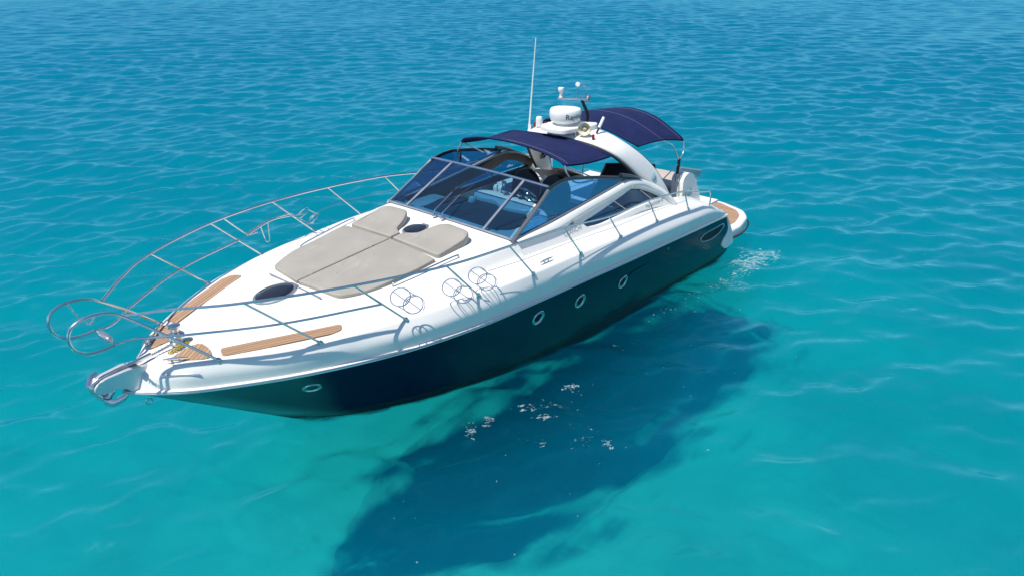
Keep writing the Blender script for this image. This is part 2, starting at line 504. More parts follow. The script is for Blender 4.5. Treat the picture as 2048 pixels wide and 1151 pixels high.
def water_mat():
    m = bpy.data.materials.new('sea_water'); m.use_nodes = True
    nt = m.node_tree; nt.nodes.clear()
    out = N(nt, 'ShaderNodeOutputMaterial')
    tc = N(nt, 'ShaderNodeTexCoord')
    mp = N(nt, 'ShaderNodeMapping'); mp.inputs['Rotation'].default_value = (0, 0, -WIND); mp.inputs['Scale'].default_value = (1.0, 0.55, 1)
    nt.links.new(tc.outputs['Object'], mp.inputs['Vector'])
    n1 = N(nt, 'ShaderNodeTexNoise'); n1.noise_type = 'RIDGED_MULTIFRACTAL'; n1.normalize = True; n1.inputs['Scale'].default_value = 2.2; n1.inputs['Detail'].default_value = 4; n1.inputs['Roughness'].default_value = 0.5; n1.inputs['Distortion'].default_value = 0.6
    nt.links.new(mp.outputs[0], n1.inputs['Vector'])
    b1 = N(nt, 'ShaderNodeBump'); b1.inputs['Strength'].default_value = 1.0; b1.inputs['Distance'].default_value = 0.034
    nt.links.new(n1.outputs[0], b1.inputs['Height'])
    n2 = N(nt, 'ShaderNodeTexNoise'); n2.inputs['Scale'].default_value = 9.0; n2.inputs['Detail'].default_value = 4; n2.inputs['Distortion'].default_value = 0.8
    nt.links.new(mp.outputs[0], n2.inputs['Vector'])
    b2 = N(nt, 'ShaderNodeBump'); b2.inputs['Strength'].default_value = 1.0; b2.inputs['Distance'].default_value = 0.009
    nt.links.new(n2.outputs[0], b2.inputs['Height']); nt.links.new(b1.outputs[0], b2.inputs['Normal'])
    b1 = b2
    tr = N(nt, 'ShaderNodeBsdfTransparent'); tr.inputs[0].default_value = (1, 1, 1, 1)
    gl = N(nt, 'ShaderNodeBsdfGlossy'); gl.inputs['Roughness'].default_value = 0.17; gl.inputs[0].default_value = (0.40, 0.88, 1.0, 1)
    bg_ = N(nt, 'ShaderNodeBump'); bg_.inputs['Strength'].default_value = 0.35; bg_.inputs['Distance'].default_value = 0.03
    nt.links.new(n1.outputs[0], bg_.inputs['Height'])
    nt.links.new(bg_.outputs[0], gl.inputs['Normal'])
    fr = schlick(nt, 0.02, b1.outputs[0], 0.40)
    mx = N(nt, 'ShaderNodeMixShader')
    # light crosses the surface partly straight and partly bent by the ripples
    geo = N(nt, 'ShaderNodeNewGeometry')
    bt = N(nt, 'ShaderNodeBump'); bt.inputs['Strength'].default_value = 1.0; bt.inputs['Distance'].default_value = 0.05
    nt.links.new(n1.outputs[0], bt.inputs['Height'])
    nb = N(nt, 'ShaderNodeTexNoise'); nb.inputs['Scale'].default_value = 1.1; nb.inputs['Detail'].default_value = 2; nb.inputs['Distortion'].default_value = 0.8
    nt.links.new(mp.outputs[0], nb.inputs['Vector'])
    bt2 = N(nt, 'ShaderNodeBump'); bt2.inputs['Strength'].default_value = 1.0; bt2.inputs['Distance'].default_value = 0.045
    nt.links.new(nb.outputs[0], bt2.inputs['Height']); nt.links.new(bt.outputs[0], bt2.inputs['Normal'])
    bt = bt2
    dv = N(nt, 'ShaderNodeVectorMath', operation='MULTIPLY'); dv.inputs[1].default_value = (0.48, 0.48, 0)
    nt.links.new(bt.outputs[0], dv.inputs[0])
    dd = N(nt, 'ShaderNodeVectorMath', operation='SUBTRACT')
    neg = N(nt, 'ShaderNodeVectorMath', operation='SCALE'); neg.inputs['Scale'].default_value = -1.0
    nt.links.new(geo.outputs['Incoming'], neg.inputs[0])
    nt.links.new(neg.outputs[0], dd.inputs[0]); nt.links.new(dv.outputs[0], dd.inputs[1])
    # the finest ripples blur what lies below
    wn2 = N(nt, 'ShaderNodeTexWhiteNoise', noise_dimensions='3D'); sc9 = N(nt, 'ShaderNodeVectorMath', operation='SCALE'); sc9.inputs['Scale'].default_value = 977.0
    nt.links.new(geo.outputs['Position'], sc9.inputs[0]); nt.links.new(sc9.outputs[0], wn2.inputs['Vector'])
    j1 = N(nt, 'ShaderNodeVectorMath', operation='MULTIPLY_ADD'); j1.inputs[1].default_value = (0.15, 0.15, 0); j1.inputs[2].default_value = (-0.075, -0.075, 0)
    nt.links.new(wn2.outputs['Color'], j1.inputs[0])
    d3 = N(nt, 'ShaderNodeVectorMath', operation='ADD'); nt.links.new(dd.outputs[0], d3.inputs[0]); nt.links.new(j1.outputs[0], d3.inputs[1])
    rp = N(nt, 'ShaderNodeBsdfRayPortal'); nt.links.new(d3.outputs[0], rp.inputs['Direction'])
    mt = N(nt, 'ShaderNodeMixShader'); mt.inputs[0].default_value = 0.74
    nt.links.new(tr.outputs[0], mt.inputs[1]); nt.links.new(rp.outputs[0], mt.inputs[2])
    nt.links.new(fr.outputs[0], mx.inputs[0]); nt.links.new(mt.outputs[0], mx.inputs[1]); nt.links.new(gl.outputs[0], mx.inputs[2])
    nt.links.new(mx.outputs[0], out.inputs[0])
    water_volume(nt, out)
    return m

def big_mesh(name, V, F, mat):
    me = bpy.data.meshes.new(name)
    nv, nf = len(V), len(F)
    me.vertices.add(nv); me.vertices.foreach_set('co', np.asarray(V, np.float32).ravel())
    me.loops.add(nf * 4); me.loops.foreach_set('vertex_index', np.asarray(F, np.int32).ravel())
    me.polygons.add(nf); me.polygons.foreach_set('loop_start', np.arange(0, nf * 4, 4, dtype=np.int32))
    me.polygons.foreach_set('use_smooth', np.ones(nf, bool))
    me.materials.append(mat)
    me.update(calc_edges=True); me.validate()
    o = bpy.data.objects.new(name, me); COL.objects.link(o)
    return o

def build_water():
    nx, ny = len(WX), len(WY)
    X, Y = np.meshgrid(WX, WY, indexing='ij')
    dx = np.gradient(WX)[:, None]; dy = np.gradient(WY)[None, :]
    sp = np.maximum(dx, dy) + 0 * X
    H = wave_h(X, Y, sp)
    V = np.stack([X, Y, H], -1).reshape(-1, 3)
    idx = np.arange(nx * ny).reshape(nx, ny)
    F = np.stack([idx[:-1, :-1], idx[1:, :-1], idx[1:, 1:], idx[:-1, 1:]], -1).reshape(-1, 4)
    # sides and a floor below the sea bed close the body of water
    per = np.r_[idx[:, 0], idx[-1, 1:], idx[-2::-1, -1], idx[0, -2:0:-1]]
    low = V[per].copy(); low[:, 2] = -9.0
    o = len(V); m = len(per); V = np.vstack([V, low]); a = np.arange(m); b = (a + 1) % m
    F = np.vstack([F, np.stack([per[b], per[a], o + a, o + b], -1)])
    c = [np.where(per == idx[i, j])[0][0] + o for i, j in ((0, 0), (0, -1), (-1, -1), (-1, 0))]
    F = np.vstack([F, [c]])
    w = big_mesh('water', V, F, water_mat())
    tag(w, kind='structure')
    return w
build_water()

def seabed_mat():
    m, nt, p = new_mat('pale_sand')
    tc = N(nt, 'ShaderNodeTexCoord')
    n1 = N(nt, 'ShaderNodeTexNoise'); n1.inputs['Scale'].default_value = 0.16; n1.inputs['Detail'].default_value = 7; n1.inputs['Roughness'].default_value = 0.6
    nt.links.new(tc.outputs['Object'], n1.inputs['Vector'])
    rp = N(nt, 'ShaderNodeValToRGB')  # light and dark sand patches paint in the mottled light cast through ripples
    rp.color_ramp.elements[0].position = 0.34; rp.color_ramp.elements[0].color = (0.43, 0.42, 0.36, 1)
    rp.color_ramp.elements[1].position = 0.62; rp.color_ramp.elements[1].color = (0.64, 0.615, 0.52, 1)
    nt.links.new(n1.outputs[0], rp.inputs[0]); nt.links.new(rp.outputs[0], p.inputs['Base Color'])
    p.inputs['Roughness'].default_value = 1.0; p.inputs['Specular IOR Level'].default_value = 0
    return m

def build_seabed():
    ax = axis(-14, 16, 0.085, 4.0, 1.03, 2400); ay = axis(-9, 9, 0.085, 0.0, 1.03, 2400)
    X, Y = np.meshgrid(ax, ay, indexing='ij'); Z = np.zeros_like(X)
    r = np.random.RandomState(5)
    dx = np.gradient(ax)[:, None]; dy = np.gradient(ay)[None, :]; sp = np.maximum(dx, dy) + 0 * X
    for i in range(90):  # relief shaped to fray the hull shadow's edge and mottle the light
        lam = 0.34 * 6.5 ** r.uniform(0, 1); an = WIND + r.normal(0, 0.65); k = 2 * math.pi / lam
        f = np.clip((lam / sp - 2.2) / 2.0, 0, 1)
        Z += f * 0.0125 * lam ** 0.75 * np.sin(k * (math.cos(an) * X + math.sin(an) * Y) + r.uniform(0, 6.28))
    Z *= 0.75 + 0.5 * np.sin(0.5 * X + 0.9 * Y) * np.sin(0.7 * X - 0.4 * Y)
    V = np.stack([X, Y, SEA_Z + Z], -1).reshape(-1, 3)
    idx = np.arange(X.size).reshape(X.shape)
    F = np.stack([idx[:-1, :-1], idx[1:, :-1], idx[1:, 1:], idx[:-1, 1:]], -1).reshape(-1, 4)
    tag(big_mesh('seabed', V, F, seabed_mat()), kind='structure')
build_seabed()

#@@YACHT@@
# ------------------------------------------------------------------ the yacht: longitudinal curves (port side, +y), bow towards +x
NT = 97
BASE = [(.75,1.86,1.08),(1.4,1.92,1.36),(2.25,1.93,1.50),(3.35,1.94,1.57),(4.5,1.945,1.62),(5.6,1.94,1.66),(6.69,1.918,1.69),(7.71,1.81,1.69),(8.81,1.612,1.685),(9.86,1.285,1.67),(10.84,.692,1.642),(11.22,.36,1.605),(11.47,0,1.56)]
RUB = [(.62,1.92,.94),(1.35,1.98,1.02),(2.2,2.03,1.09),(3.35,2.04,1.15),(4.45,2.03,1.19),(5.6,2.0,1.23),(6.7,1.95,1.25),(7.8,1.87,1.27),(8.95,1.68,1.31),(10.05,1.25,1.32),(10.95,.68,1.305),(11.36,.34,1.305),(11.66,0,1.31)]
GUT = [(.8,1.55,1.12),(1.4,1.58,1.40),(2.2,1.61,1.58),(3.2,1.62,1.66),(4.2,1.60,1.69),(5.3,1.56,1.70),(6.4,1.50,1.73),(7.6,1.42,1.71),(8.75,1.22,1.69),(9.8,.93,1.67),(10.75,.42,1.64),(11.15,.2,1.60),(11.40,0,1.565)]
SHO = [(6.4,1.385,1.985),(7.5,1.28,1.925),(8.65,1.05,1.82),(9.7,.75,1.745),(10.68,.33,1.66),(11.12,.15,1.605),(11.39,0,1.57)]
CEN = [(6.45,0,2.04),(7.5,0,1.975),(8.6,0,1.885),(9.62,0,1.80),(10.65,0,1.675),(11.1,0,1.61),(11.38,0,1.575)]
cBASE, cRUB, cGUT = cr(BASE, NT), cr(RUB, NT), cr(GUT, NT)
cSHO, cCEN = cr(SHO, 49), cr(CEN, 49)
H0 = 48

def seclines(j):
    """section polyline at station j from the centre (or the gutter, aft) out to the rub rail"""
    b, r, g = cBASE[j], cRUB[j], cGUT[j]
    dz = b[2] - r[2]
    c = b * 0.5 + r * 0.5
    c[1] = max(b[1], r[1]) + 0.035 * min(1, j and (NT - 1 - j) / 12.0)
    c[2] = b[2] - 0.44 * dz
    return g, b, c, r

def round3(pts, rad, seg=4):
    out = [pts[0]]
    for i in range(1, len(pts) - 1):
        a, b, c = pts[i - 1], pts[i], pts[i + 1]
        la, lc = np.linalg.norm(a - b), np.linalg.norm(c - b)
        ra, rc = min(rad[i], la * .45), min(rad[i], lc * .45)
        p = b + (a - b) * (ra / max(la, 1e-6)); q = b + (c - b) * (rc / max(lc, 1e-6))
        for s in range(seg + 1):
            t = s / seg; out.append(p * (1 - t) ** 2 + b * 2 * t * (1 - t) + q * t * t)
    out.append(pts[-1])
    return out

def deckz(x, y):
    y = abs(y)
    pts = []
    for c in (cCEN, cSHO, cGUT, cBASE):
        A = np.array(c); A = A[np.argsort(A[:, 0])]
        pts.append((np.interp(x, A[:, 0], A[:, 1]), np.interp(x, A[:, 0], A[:, 2])))
    ys = [p[0] for p in pts]; zs = [p[1] for p in pts]
    # a slight crown across the coachroof
    if y < ys[1] and ys[1] > 0.05:
        t = y / ys[1]; return zs[0] + (zs[1] - zs[0]) * t * t
    return float(np.interp(y, ys, zs))

yacht = empty('motor_yacht', (5.5, 0, 0.4))
tag(yacht, 'white motor yacht with a dark navy hull and blue canvas awnings, floating on turquoise water', 'motor yacht')
bpy.context.view_layer.update()
YM = yacht.matrix_world.inverted()

class YB(MB):
    """mesh builder in boat coordinates: parts hang under the yacht's Empty"""
    def part(self, name, mats, parent=None, smooth=True, angle=40, label=None):
        par = parent or yacht
        o = self.build(name, mats, None, smooth, angle)
        o.parent = par
        o.matrix_parent_inverse = YM.copy() if par is yacht else Matrix.Identity(4)
        if label: o['label'] = label
        return o

# ---- hull
WL = [(.1,1.79,0),(1.3,1.81,0),(3.08,1.75,0),(5.3,1.68,0),(6.94,1.49,0),(8.16,1.14,0),(9.11,.645,0),(9.77,0,0)]
cW = cr(WL, NT)
CH = [(.12,1.62,-.28),(3,1.58,-.32),(5.2,1.45,-.32),(6.9,1.15,-.3),(8.2,.75,-.25),(9.0,.38,-.2),(9.55,0,-.15)]
KE = [(.14,0,-.6),(3,0,-.68),(5.2,0,-.7),(6.9,0,-.66),(8.2,0,-.55),(8.9,0,-.42),(9.4,0,-.25)]
cC, cK = cr(CH, NT), cr(KE, NT)
def mid(j, f):
    w, r = cW[j], cRUB[j]; u = j / (NT - 1)
    p = w * (1 - f) + r * f
    p[1] -= 0.30 * f * (1 - f) * math.exp(-((u - 0.78) / 0.17) ** 2) * min(1.0, (1 - u) * 7)      # hollow flare towards the bow
    p[1] += 0.16 * f * (1 - f) * (1 - u)
    return p
fr_ = [0, 0.09, 0.2, 0.35, 0.5, 0.65, 0.8, 0.92, 1.0]
hull = YB()
for side in (1, -1):
    rows = [[cK[j] for j in range(NT)], [cC[j] for j in range(NT)]] + [[mid(j, f) for j in range(NT)] for f in fr_]
    V, F = loft(rows)
    if side < 0: V = mirror(V)
    per = NT - 1
    o = len(hull.v); hull.v += [tuple(p) for p in V]
    hull.f += [tuple(i + o for i in f) for f in F]
    hull.mi += [2] * (2 * per) + [1] * per + [0] * (per * (len(rows) - 3))
hull.part('hull', [M['navy'], M['boot'], M['antifoul']], angle=50)
# transom
tr_ = YB()
sec = [cK[0], cC[0]] + [mid(0, f) for f in fr_]
V, F = loft([[p for p in sec], [np.array((p[0], -p[1], p[2])) for p in sec]])
tr_.add(V, F).part('transom', M['gelcoat'])

# ---- foredeck, side decks and bulwarks in one moulding
deck = YB()
for side in (1, -1):
    rows = []
    for j in range(H0, NT):
        g, b, c, r = seclines(j); ce, s = cCEN[j - H0], cSHO[j - H0]
        u = (NT - 1 - j) / 14.0; k = min(1.0, u)
        m1 = ce * .67 + s * .33; m1[2] = ce[2] + (s[2] - ce[2]) * .11
        m2 = ce * .34 + s * .66; m2[2] = ce[2] + (s[2] - ce[2]) * .44
        rows.append(round3([ce, m1, m2, s, g, b, c, r], [0, .2, .2, .10 * k, .10 * k, .035 * k, .07 * k, 0]))
    V, F = loft(rows)
    deck.add(mirror(V) if side < 0 else V, F)
    rows = []
    for j in range(0, H0 + 1):
        g, b, c, r = seclines(j)
        gi = g.copy(); gi[1] -= 0.10; gi[2] += 0.02
        rows.append(round3([gi, g, b, c, r], [0, .10, .035 if j > 10 else .1, .07, 0]))
    V, F = loft(rows)
    deck.add(mirror(V) if side < 0 else V, F)
deck.part('deck_moulding', M['gelcoat'], angle=50)
# stern quarters closing the side decks down to the platform
for side in (1, -1):
    q = YB()
    g, b, c, r = seclines(0)
    gi = g.copy(); gi[1] -= .1; gi[2] += .02
    top = round3([gi, g, b, c, r], [0, .1, .1, .07, 0])
    bot = [np.array((p[0] - .28 * (1 - k / (len(top) - 1)) - .1, p[1] - .02, .42)) for k, p in enumerate(top)]
    midr = [t * .5 + bb * .5 + np.array((-.07, 0, .08)) for t, bb in zip(top, bot)]
    V, F = loft([top, midr, bot])
    q.add(mirror(V) if side < 0 else V, F)
    q.part('stern_quarter', M['gelcoat'], angle=60)

# ---- rub rail: white moulding with a steel strip
for side in (1, -1):
    rr_ = YB(); rs = YB()
    pts = [np.array((p[0], side * (p[1] + .012), p[2])) for p in cRUB[::2]]
    rr_.add(*tube(pts, .030, 8))
    rs.add(*tube([p + np.array((0, side * .026, .008)) for p in pts], .011, 6))
    rail = rr_.part('rub_rail', M['gelcoat'])
    rs.part('steel_strip', M['steel'], rail)

# ---- cabin side with its long lower window, steep face under the windscreen
def ys(x): return 1.355 + max(min(6.53 - x, 2.95), -1) * .045
def ysurf(x, z): return ys(x) - .22 * (z - 2.0) if z > 2 else ys(x) + .5 * (2 - z)
def fside(sd, off):
    return lambda a, b, d: (a, sd * (ysurf(a, b) - off - d), b)
beam_top = [(6.45,1.975),(5.65,2.02),(4.78,2.115),(4.2,2.18),(3.73,2.235),(3.5,2.235),(3.22,2.18),(2.92,2.06),(2.62,1.90),(2.42,1.72),(2.3,1.54)]
foot = [(2.6,1.60),(3.11,1.67),(4.1,1.68),(5.24,1.68),(6.07,1.70),(6.45,1.74)]
outline = [tuple(p) for p in cr(beam_top, 30)] + foot
lowwin = rounded([(4.96,1.865),(4.46,1.925),(3.86,2.015),(3.53,2.085),(3.25,2.02),(2.98,1.90),(2.72,1.765),(3.1,1.765),(3.57,1.765),(4.15,1.745),(4.55,1.735),(4.86,1.765)], [.05,.1,.1,.05,.1,.1,.02,.1,.1,.1,.15,.08])
for sd in (1, -1):
    p = YB()
    p.add(*panel(outline, [lowwin], fside(sd, 0), .05))
    cs = p.part('cabin_side', M['gelcoat'], angle=35)
    # inner lining of the cockpit in black upholstery
    li = YB()
    ins = [(6.2,1.97),(5.6,2.0),(4.78,2.09),(3.73,2.20),(3.5,2.21),(3.22,2.15),(2.92,2.03),(2.6,1.85),(2.66,1.66),(5.0,1.66),(5.9,1.80)]
    li.add(*panel(ins, [lowwin], fside(sd, .07), .06))
    li.part('cockpit_lining', M['vinyl'], angle=35)
    lw = YB(); lw.add(*panel([(6.2,1.95),(5.9,1.79),(5.0,1.65),(2.66,1.65),(2.6,1.12),(6.2,1.12)], [], fside(sd, .09), .04)); lw.part('cockpit_wall', M['nonskid'], angle=35)
    w = YB()
    sc_ = [(a * 1.0, b) for a, b in lowwin]
    cx_ = sum(a for a, b in sc_) / len(sc_); cy_ = sum(b for a, b in sc_) / len(sc_)
    big = [(cx_ + (a - cx_) * 1.01, cy_ + (b - cy_) * 1.02) for a, b in sc_]
    w.add(*panel(big, [], fside(sd, .052), .006))
    win = w.part('side_window', M['darkglass'])
    for x0, z0, x1, z1 in ((4.0,1.985,3.72,1.76),(3.2,1.985,2.95,1.775)):
        ba = YB()
        ba.add(*tube([fside(sd, .045)(x0, z0, 0), fside(sd, .045)(x1, z1, 0)], .009, 6))
        ba.part('glazing_bar', M['alloy'], win)
    # rounded white beam sweeping over the window
    bt = cr(beam_top, 60); rws = []
    for i, p in enumerate(bt):
        a, b = bt[max(0, i - 1)], bt[min(59, i + 1)]
        t = np.array(b) - np.array(a); t /= np.linalg.norm(t); dn = np.array((t[1], -t[0]))
        if dn[1] > 0 or (abs(dn[1]) < .3 and dn[0] > 0): dn = -dn
        u = i / 59.0; wd_ = .135 * min(1, (u + .03) * 7) * (1 - .25 * max(0, u - .6))
        row = []
        for s_, h_ in ((-.06, -.03), (-.04, .012), (.15, .034), (.45, .055), (.75, .052), (.95, .028), (1.0, -.01)):
            q_ = np.array(p) + dn * wd_ * s_
            row.append(fside(sd, -h_)(q_[0], q_[1], 0))
        rws.append(row)
    bmw = YB(); bmw.add(*loft(rws)); bmw.part('window_beam', M['gelcoat'], angle=60)

# moulded lip at the foot of each cabin side
# ---- windscreen
WB, WT = Vector((6.53, 1.35, 2.02)), Vector((5.57, 1.27, 2.55))
WBc, WTc = Vector((6.60, 0, 2.065)), Vector((5.55, 0, 2.555))
def wsb(y):
    t = 1 - (y / 1.35) ** 2; return Vector((6.53 + .07 * t, y, 2.015 + .045 * t))
def wst(y):
    t = 1 - (y / 1.27) ** 2; return Vector((5.57 - .02 * t, y, 2.55 + .01 * t))
def pane(y0, y1, yt0, yt1, n=8):
    rows = []
    for i in range(n + 1):
        t = i / n
        a, b = wsb(y0 + (y1 - y0) * t), wst(yt0 + (yt1 - yt0) * t)
        rows.append([tuple(a.lerp(b, s / 4)) for s in range(5)])
    return loft(rows)
for y0, y1, a, b in ((-1.33,-.86,-1.25,-.80),(-.84,.84,-.78,.78),(.86,1.33,.80,1.25)):
    YB().add(*pane(y0, y1, a, b)).part('windscreen_pane', M['glass'])
fm = YB()
fm.add(*tube([wst(y) + Vector((0, 0, .012)) for y in np.linspace(-1.28, 1.28, 15)], .022, 8))
fm.part('windscreen_top_bar', M['steel'])
sk = YB(); sk.add(*tube([wsb(y) for y in np.linspace(-1.36, 1.36, 17)], .014, 6)); sk.part('windscreen_sill', M['alloy'])
for sgn in (1, -1):
    a, b = wsb(sgn * .85), wst(sgn * .79)
    mu = YB(); d = (b - a).normalized(); nrm = Vector((0, 1, 0)).cross(d).normalized()
    w_ = Vector((0, 1, 0)) * .022; h_ = nrm * .014
    V = [tuple(p + s1 * w_ + s2 * h_) for p in (a, b) for s1, s2 in ((1,1),(-1,1),(-1,-1),(1,-1))]
    mu.add(V, [(0,1,2,3),(7,6,5,4),(0,4,5,1),(1,5,6,2),(2,6,7,3),(3,7,4,0)])
    mu.part('windscreen_mullion', M['alloy'], smooth=False)
# side glass and its dark upper frame running back to an end cap
side_top = [(6.44,1.985),(5.98,2.26),(5.6,2.49),(5.4,2.55),(5.17,2.575),(4.91,2.55),(4.32,2.44),(3.82,2.33),(3.62,2.285)]
side_bot = [(6.46,1.995),(5.64,2.06),(4.77,2.15),(4.2,2.215),(3.77,2.262),(3.62,2.27)]
for sd in (1, -1):
    top = cr(side_top, 40); bot = chord(side_bot, 30)
    poly = [tuple(p) for p in top] + [tuple(p) for p in bot[::-1]][1:-1]
    g = YB(); g.add(*panel(poly, [], fside(sd, .012), .008)).part('side_glass', M['sideglass'])
    pil = YB()
    pl = chord([(6.52,1.955),(5.98,2.26),(5.58,2.505)], 8)
    pil.add(*tube([Vector(fside(sd, .0)(a, b, 0)) for a, b in pl], .032, 8)); pil.part('windscreen_pillar', M['pillar'])
    fr2 = YB()
    pts = [Vector(fside(sd, .0)(a, b, 0)) for a, b in cr(side_top[1:], 36)]
    # a flat blade section about 8 cm wide following the glass edge
    rows = []
    for i, p in enumerate(pts):
        a = pts[max(0, i - 1)]; b = pts[min(len(pts) - 1, i + 1)]
        t = (b - a).normalized(); up = Vector((0, 1, 0)).cross(t).normalized()
        if up.z < 0 and abs(up.z) > .1: up = -up
        if up.x > .5 and up.z < .05: up = up
        o = Vector((0, sd * .02, 0))
        wv = up * .028
        rows.append([tuple(p + wv + o * .2), tuple(p + wv * .6 + o), tuple(p - wv * .6 + o), tuple(p - wv + o * .2), tuple(p - wv - o * .6), tuple(p + wv - o * .6)])
    V, F = loft(rows, True); fr2.add(V, F)
    fr2.part('side_glass_frame', M['blackmetal'], angle=60)
    cp = YB()
    c0 = Vector(fside(sd, 0)(3.78, 2.335, 0)); c1 = Vector(fside(sd, 0)(3.22, 2.20, 0))
    rows = []
    for t in np.linspace(0, 1, 9):
        c = c0.lerp(c1, t); h = .065 * (1 - t ** 2.5) + .004
        rows.append([(c.x, c.y + sd * .045 * math.cos(a), c.z + h * math.sin(a)) for a in np.linspace(-.2, math.pi + .2, 10)])
    V, F = loft(rows, True); F.append(tuple(range(10))); cp.add(V, F)
    cp.part('frame_end_cap', M['blackmetal'], angle=60)
    tr2 = YB()
    tr2.add(*tube([Vector(fside(sd, -.004)(a, b - .012, 0)) for a, b in chord(side_bot, 12)], .013, 6)); tr2.part('side_glass_sill', M['alloy'])
    jl = YB(); jl.add(*lathe([(.022, 0), (.022, .012), (.0, .016)], fside(sd, 0)(3.42, 2.15, 0), (0, sd, .25), 14)); jl.part('courtesy_lamp', M['lens'])

# ---- wipers
for y in (-.12, .06):
    w = YB(); a = wsb(y) + Vector((.06, 0, .0)); e = wsb(y).lerp(wst(y), .42) + Vector((.05, -.03, .06))
    w.add(*lathe([(.03, 0), (.03, .03), (.015, .05)], a, (0, 0, 1), 12))
    w.add(*tube([a, a + Vector((-.03, 0, .09)), e], .011, 6)); wp = w.part('wiper', M['steel'])
    b = YB(); b.add(*tube([e + Vector((.16, -.10, -.13)), e, e + Vector((-.20, .12, .14))], .013, 6)); b.part('blade', M['rubber'], wp)

# ---- cockpit: floor, dashboard, console, seats
fl = YB(); fl.from_bm(box((3.5, 0, 1.12), (6.2, 3.2, .04), bev=0)); fl.part('cockpit_floor', M['nonskid'])
db = YB()
poly = rounded([(6.42,-1.2),(6.50,-.6),(6.52,0),(6.50,.6),(6.42,1.2),(5.55,1.24),(5.2,1.0),(5.0,.75),(5.0,.1),(5.25,-.15),(5.25,-.55),(5.6,-.9),(5.6,-1.24)], .12)
db.from_bm(slab(poly, lambda x, y: 1.86 - .02 * (6.5 - x), .1, .03))
dash = db.part('dashboard', M['gelcoat'])
ins_ = YB(); poly = rounded([(6.36,-.72),(6.40,0),(6.36,.72),(6.15,1.02),(5.7,1.02),(5.42,.7),(5.42,-.6),(5.75,-.86)], .1)
ins_.from_bm(slab(poly, lambda x, y: 1.964 - .02 * (6.5 - x), .03, .012)); ins_.part('dash_pad', M['darkvinyl'], dash)
bn = YB()
poly = rounded([(5.40,-.5),(5.46,-.25),(5.38,0),(5.56,.3),(5.50,.72),(5.36,.88),(5.15,.75),(5.1,-.3),(5.22,-.52)], .12)
bn.from_bm(slab(poly, lambda x, y: 1.95, lambda x, y: .07 + .10 * (5.7 - x), .03)); bn.part('instrument_pod', M['gelcoat'], dash)
cmps = YB(); cmps.add(*lathe([(.07,0),(.075,.04),(.055,.08),(0,.1)], (5.60, -.30, 1.985))); cmps.part('compass', M['plastic'], dash)
for y in (.05, .2, .38, .55, .7):
    gg = YB(); gg.add(*lathe([(.045, 0), (.05, .012), (.04, .016)], (5.20, y, 2.13), (-.7, 0, .7), 16))
    gg.part('gauge', M['steel'], dash)
whl = YB(); wc = Vector((4.95, .35, 2.08)); wn = Vector((-.75, 0, .65))
whl.add(*tube(circle(wc, wn, .19, 28), .016, 8, True))
for a in (0.5, 2.6, 4.7):
    whl.add(*tube([wc, circle(wc, wn, .19, 100)[int(a / 6.283 * 100)]], .011, 6))
whl.add(*lathe([(.05, -.01), (.05, .02), (.02, .03)], wc, wn, 16)); whl.part('steering_wheel', M['steel'])
thr = YB()
for dy in (0, .05): thr.add(*tube([(5.05, -.15 + dy, 2.0), (5.0, -.15 + dy, 2.2)], .012, 6)); thr.add(*lathe([(.02, 0), (.025, .03), (.01, .06)], (5.0, -.15 + dy, 2.19)))
thr.part('throttle', M['steel'])
def seat(name, x, y, w, z0, z1, label=None):
    s = YB(); s.from_bm(box((x + .25, y, z0 + .1), (.55, w, .2), bev=.06, seg=4))
    o = s.part(name, M['vinyl'], label=label)
    b = YB(); rows = []
    for t in np.linspace(0, 1, 11):
        z = z0 + .15 + (z1 - z0 - .15) * t; ww = w * .5 * (1.02 - .0 * t) * math.sqrt(max(0.02, 1 - max(0, (t - .55) / .46) ** 2))
        xc = x - .10 - .10 * t; th = .085 * (1 - .35 * t)
        rows.append([(xc + th * math.cos(a) * (1 + .2 * math.cos(a)), y + ww * math.copysign(abs(math.sin(a)) ** .6, math.sin(a)), z) for a in np.linspace(0, 2 * math.pi, 20, endpoint=False)])
    V, F = loft(rows, True); F += [tuple(range(20))[::-1], tuple(range(200, 220))]
    b.add(V, F); b.part('backrest', M['vinyl'], o)
    return o
seat('helm_seat', 4.55, .52, .62, 1.55, 2.33)
seat('helm_seat', 4.55, -.14, .62, 1.55, 2.31)
wb_ = YB(); wb_.from_bm(box((4.2, .15, 1.4), (.8, 1.5, .6), bev=.08, seg=4)); wb_.part('seat_console', M['darkvinyl'])
wbar = YB(); wbar.from_bm(box((3.45, -1.08, 1.42), (1.2, .45, .6), bev=.06, seg=3)); wb2 = wbar.part('wet_bar', M['gelcoat'])
t_ = YB(); t_.from_bm(box((3.45, -1.08, 1.735), (1.0, .34, .03), bev=.01)); t_.part('wet_bar_lid', M['plastic'], wb2)
# curved aft settee with a black back, and the sunpad behind it
ab_ = YB(); ab_.from_bm(box((1.75, .35, 1.22), (.9, 1.3, .3), bev=.08, seg=4)); bench = ab_.part('aft_bench', M['vinyl'])
bk = YB(); bot = cr([(2.42,-.12,1.32),(2.15,.22,1.32),(1.88,.48,1.32),(1.70,.74,1.32)], 13); top = cr([(2.02,-.08,1.90),(1.80,.22,1.91),(1.56,.45,1.91),(1.40,.68,1.88)], 13)
rws = []
for p, q_ in zip(bot, top):
    o = np.array((-.10, -.08, 0)); m_ = p * .5 + q_ * .5
    rws.append([p, m_ + np.array((.01,.01,0)), q_ * .96 + p * .04, q_ + o * .4 + np.array((0,0,.02)), q_ * .96 + p * .04 + o, m_ + o * 1.1, p + o])
V, F = loft(rws, True); F += [tuple(range(7))[::-1], tuple(range(84, 91))]
bk.add(V, F); bk.part('backrest', M['vinyl'], bench, angle=60)
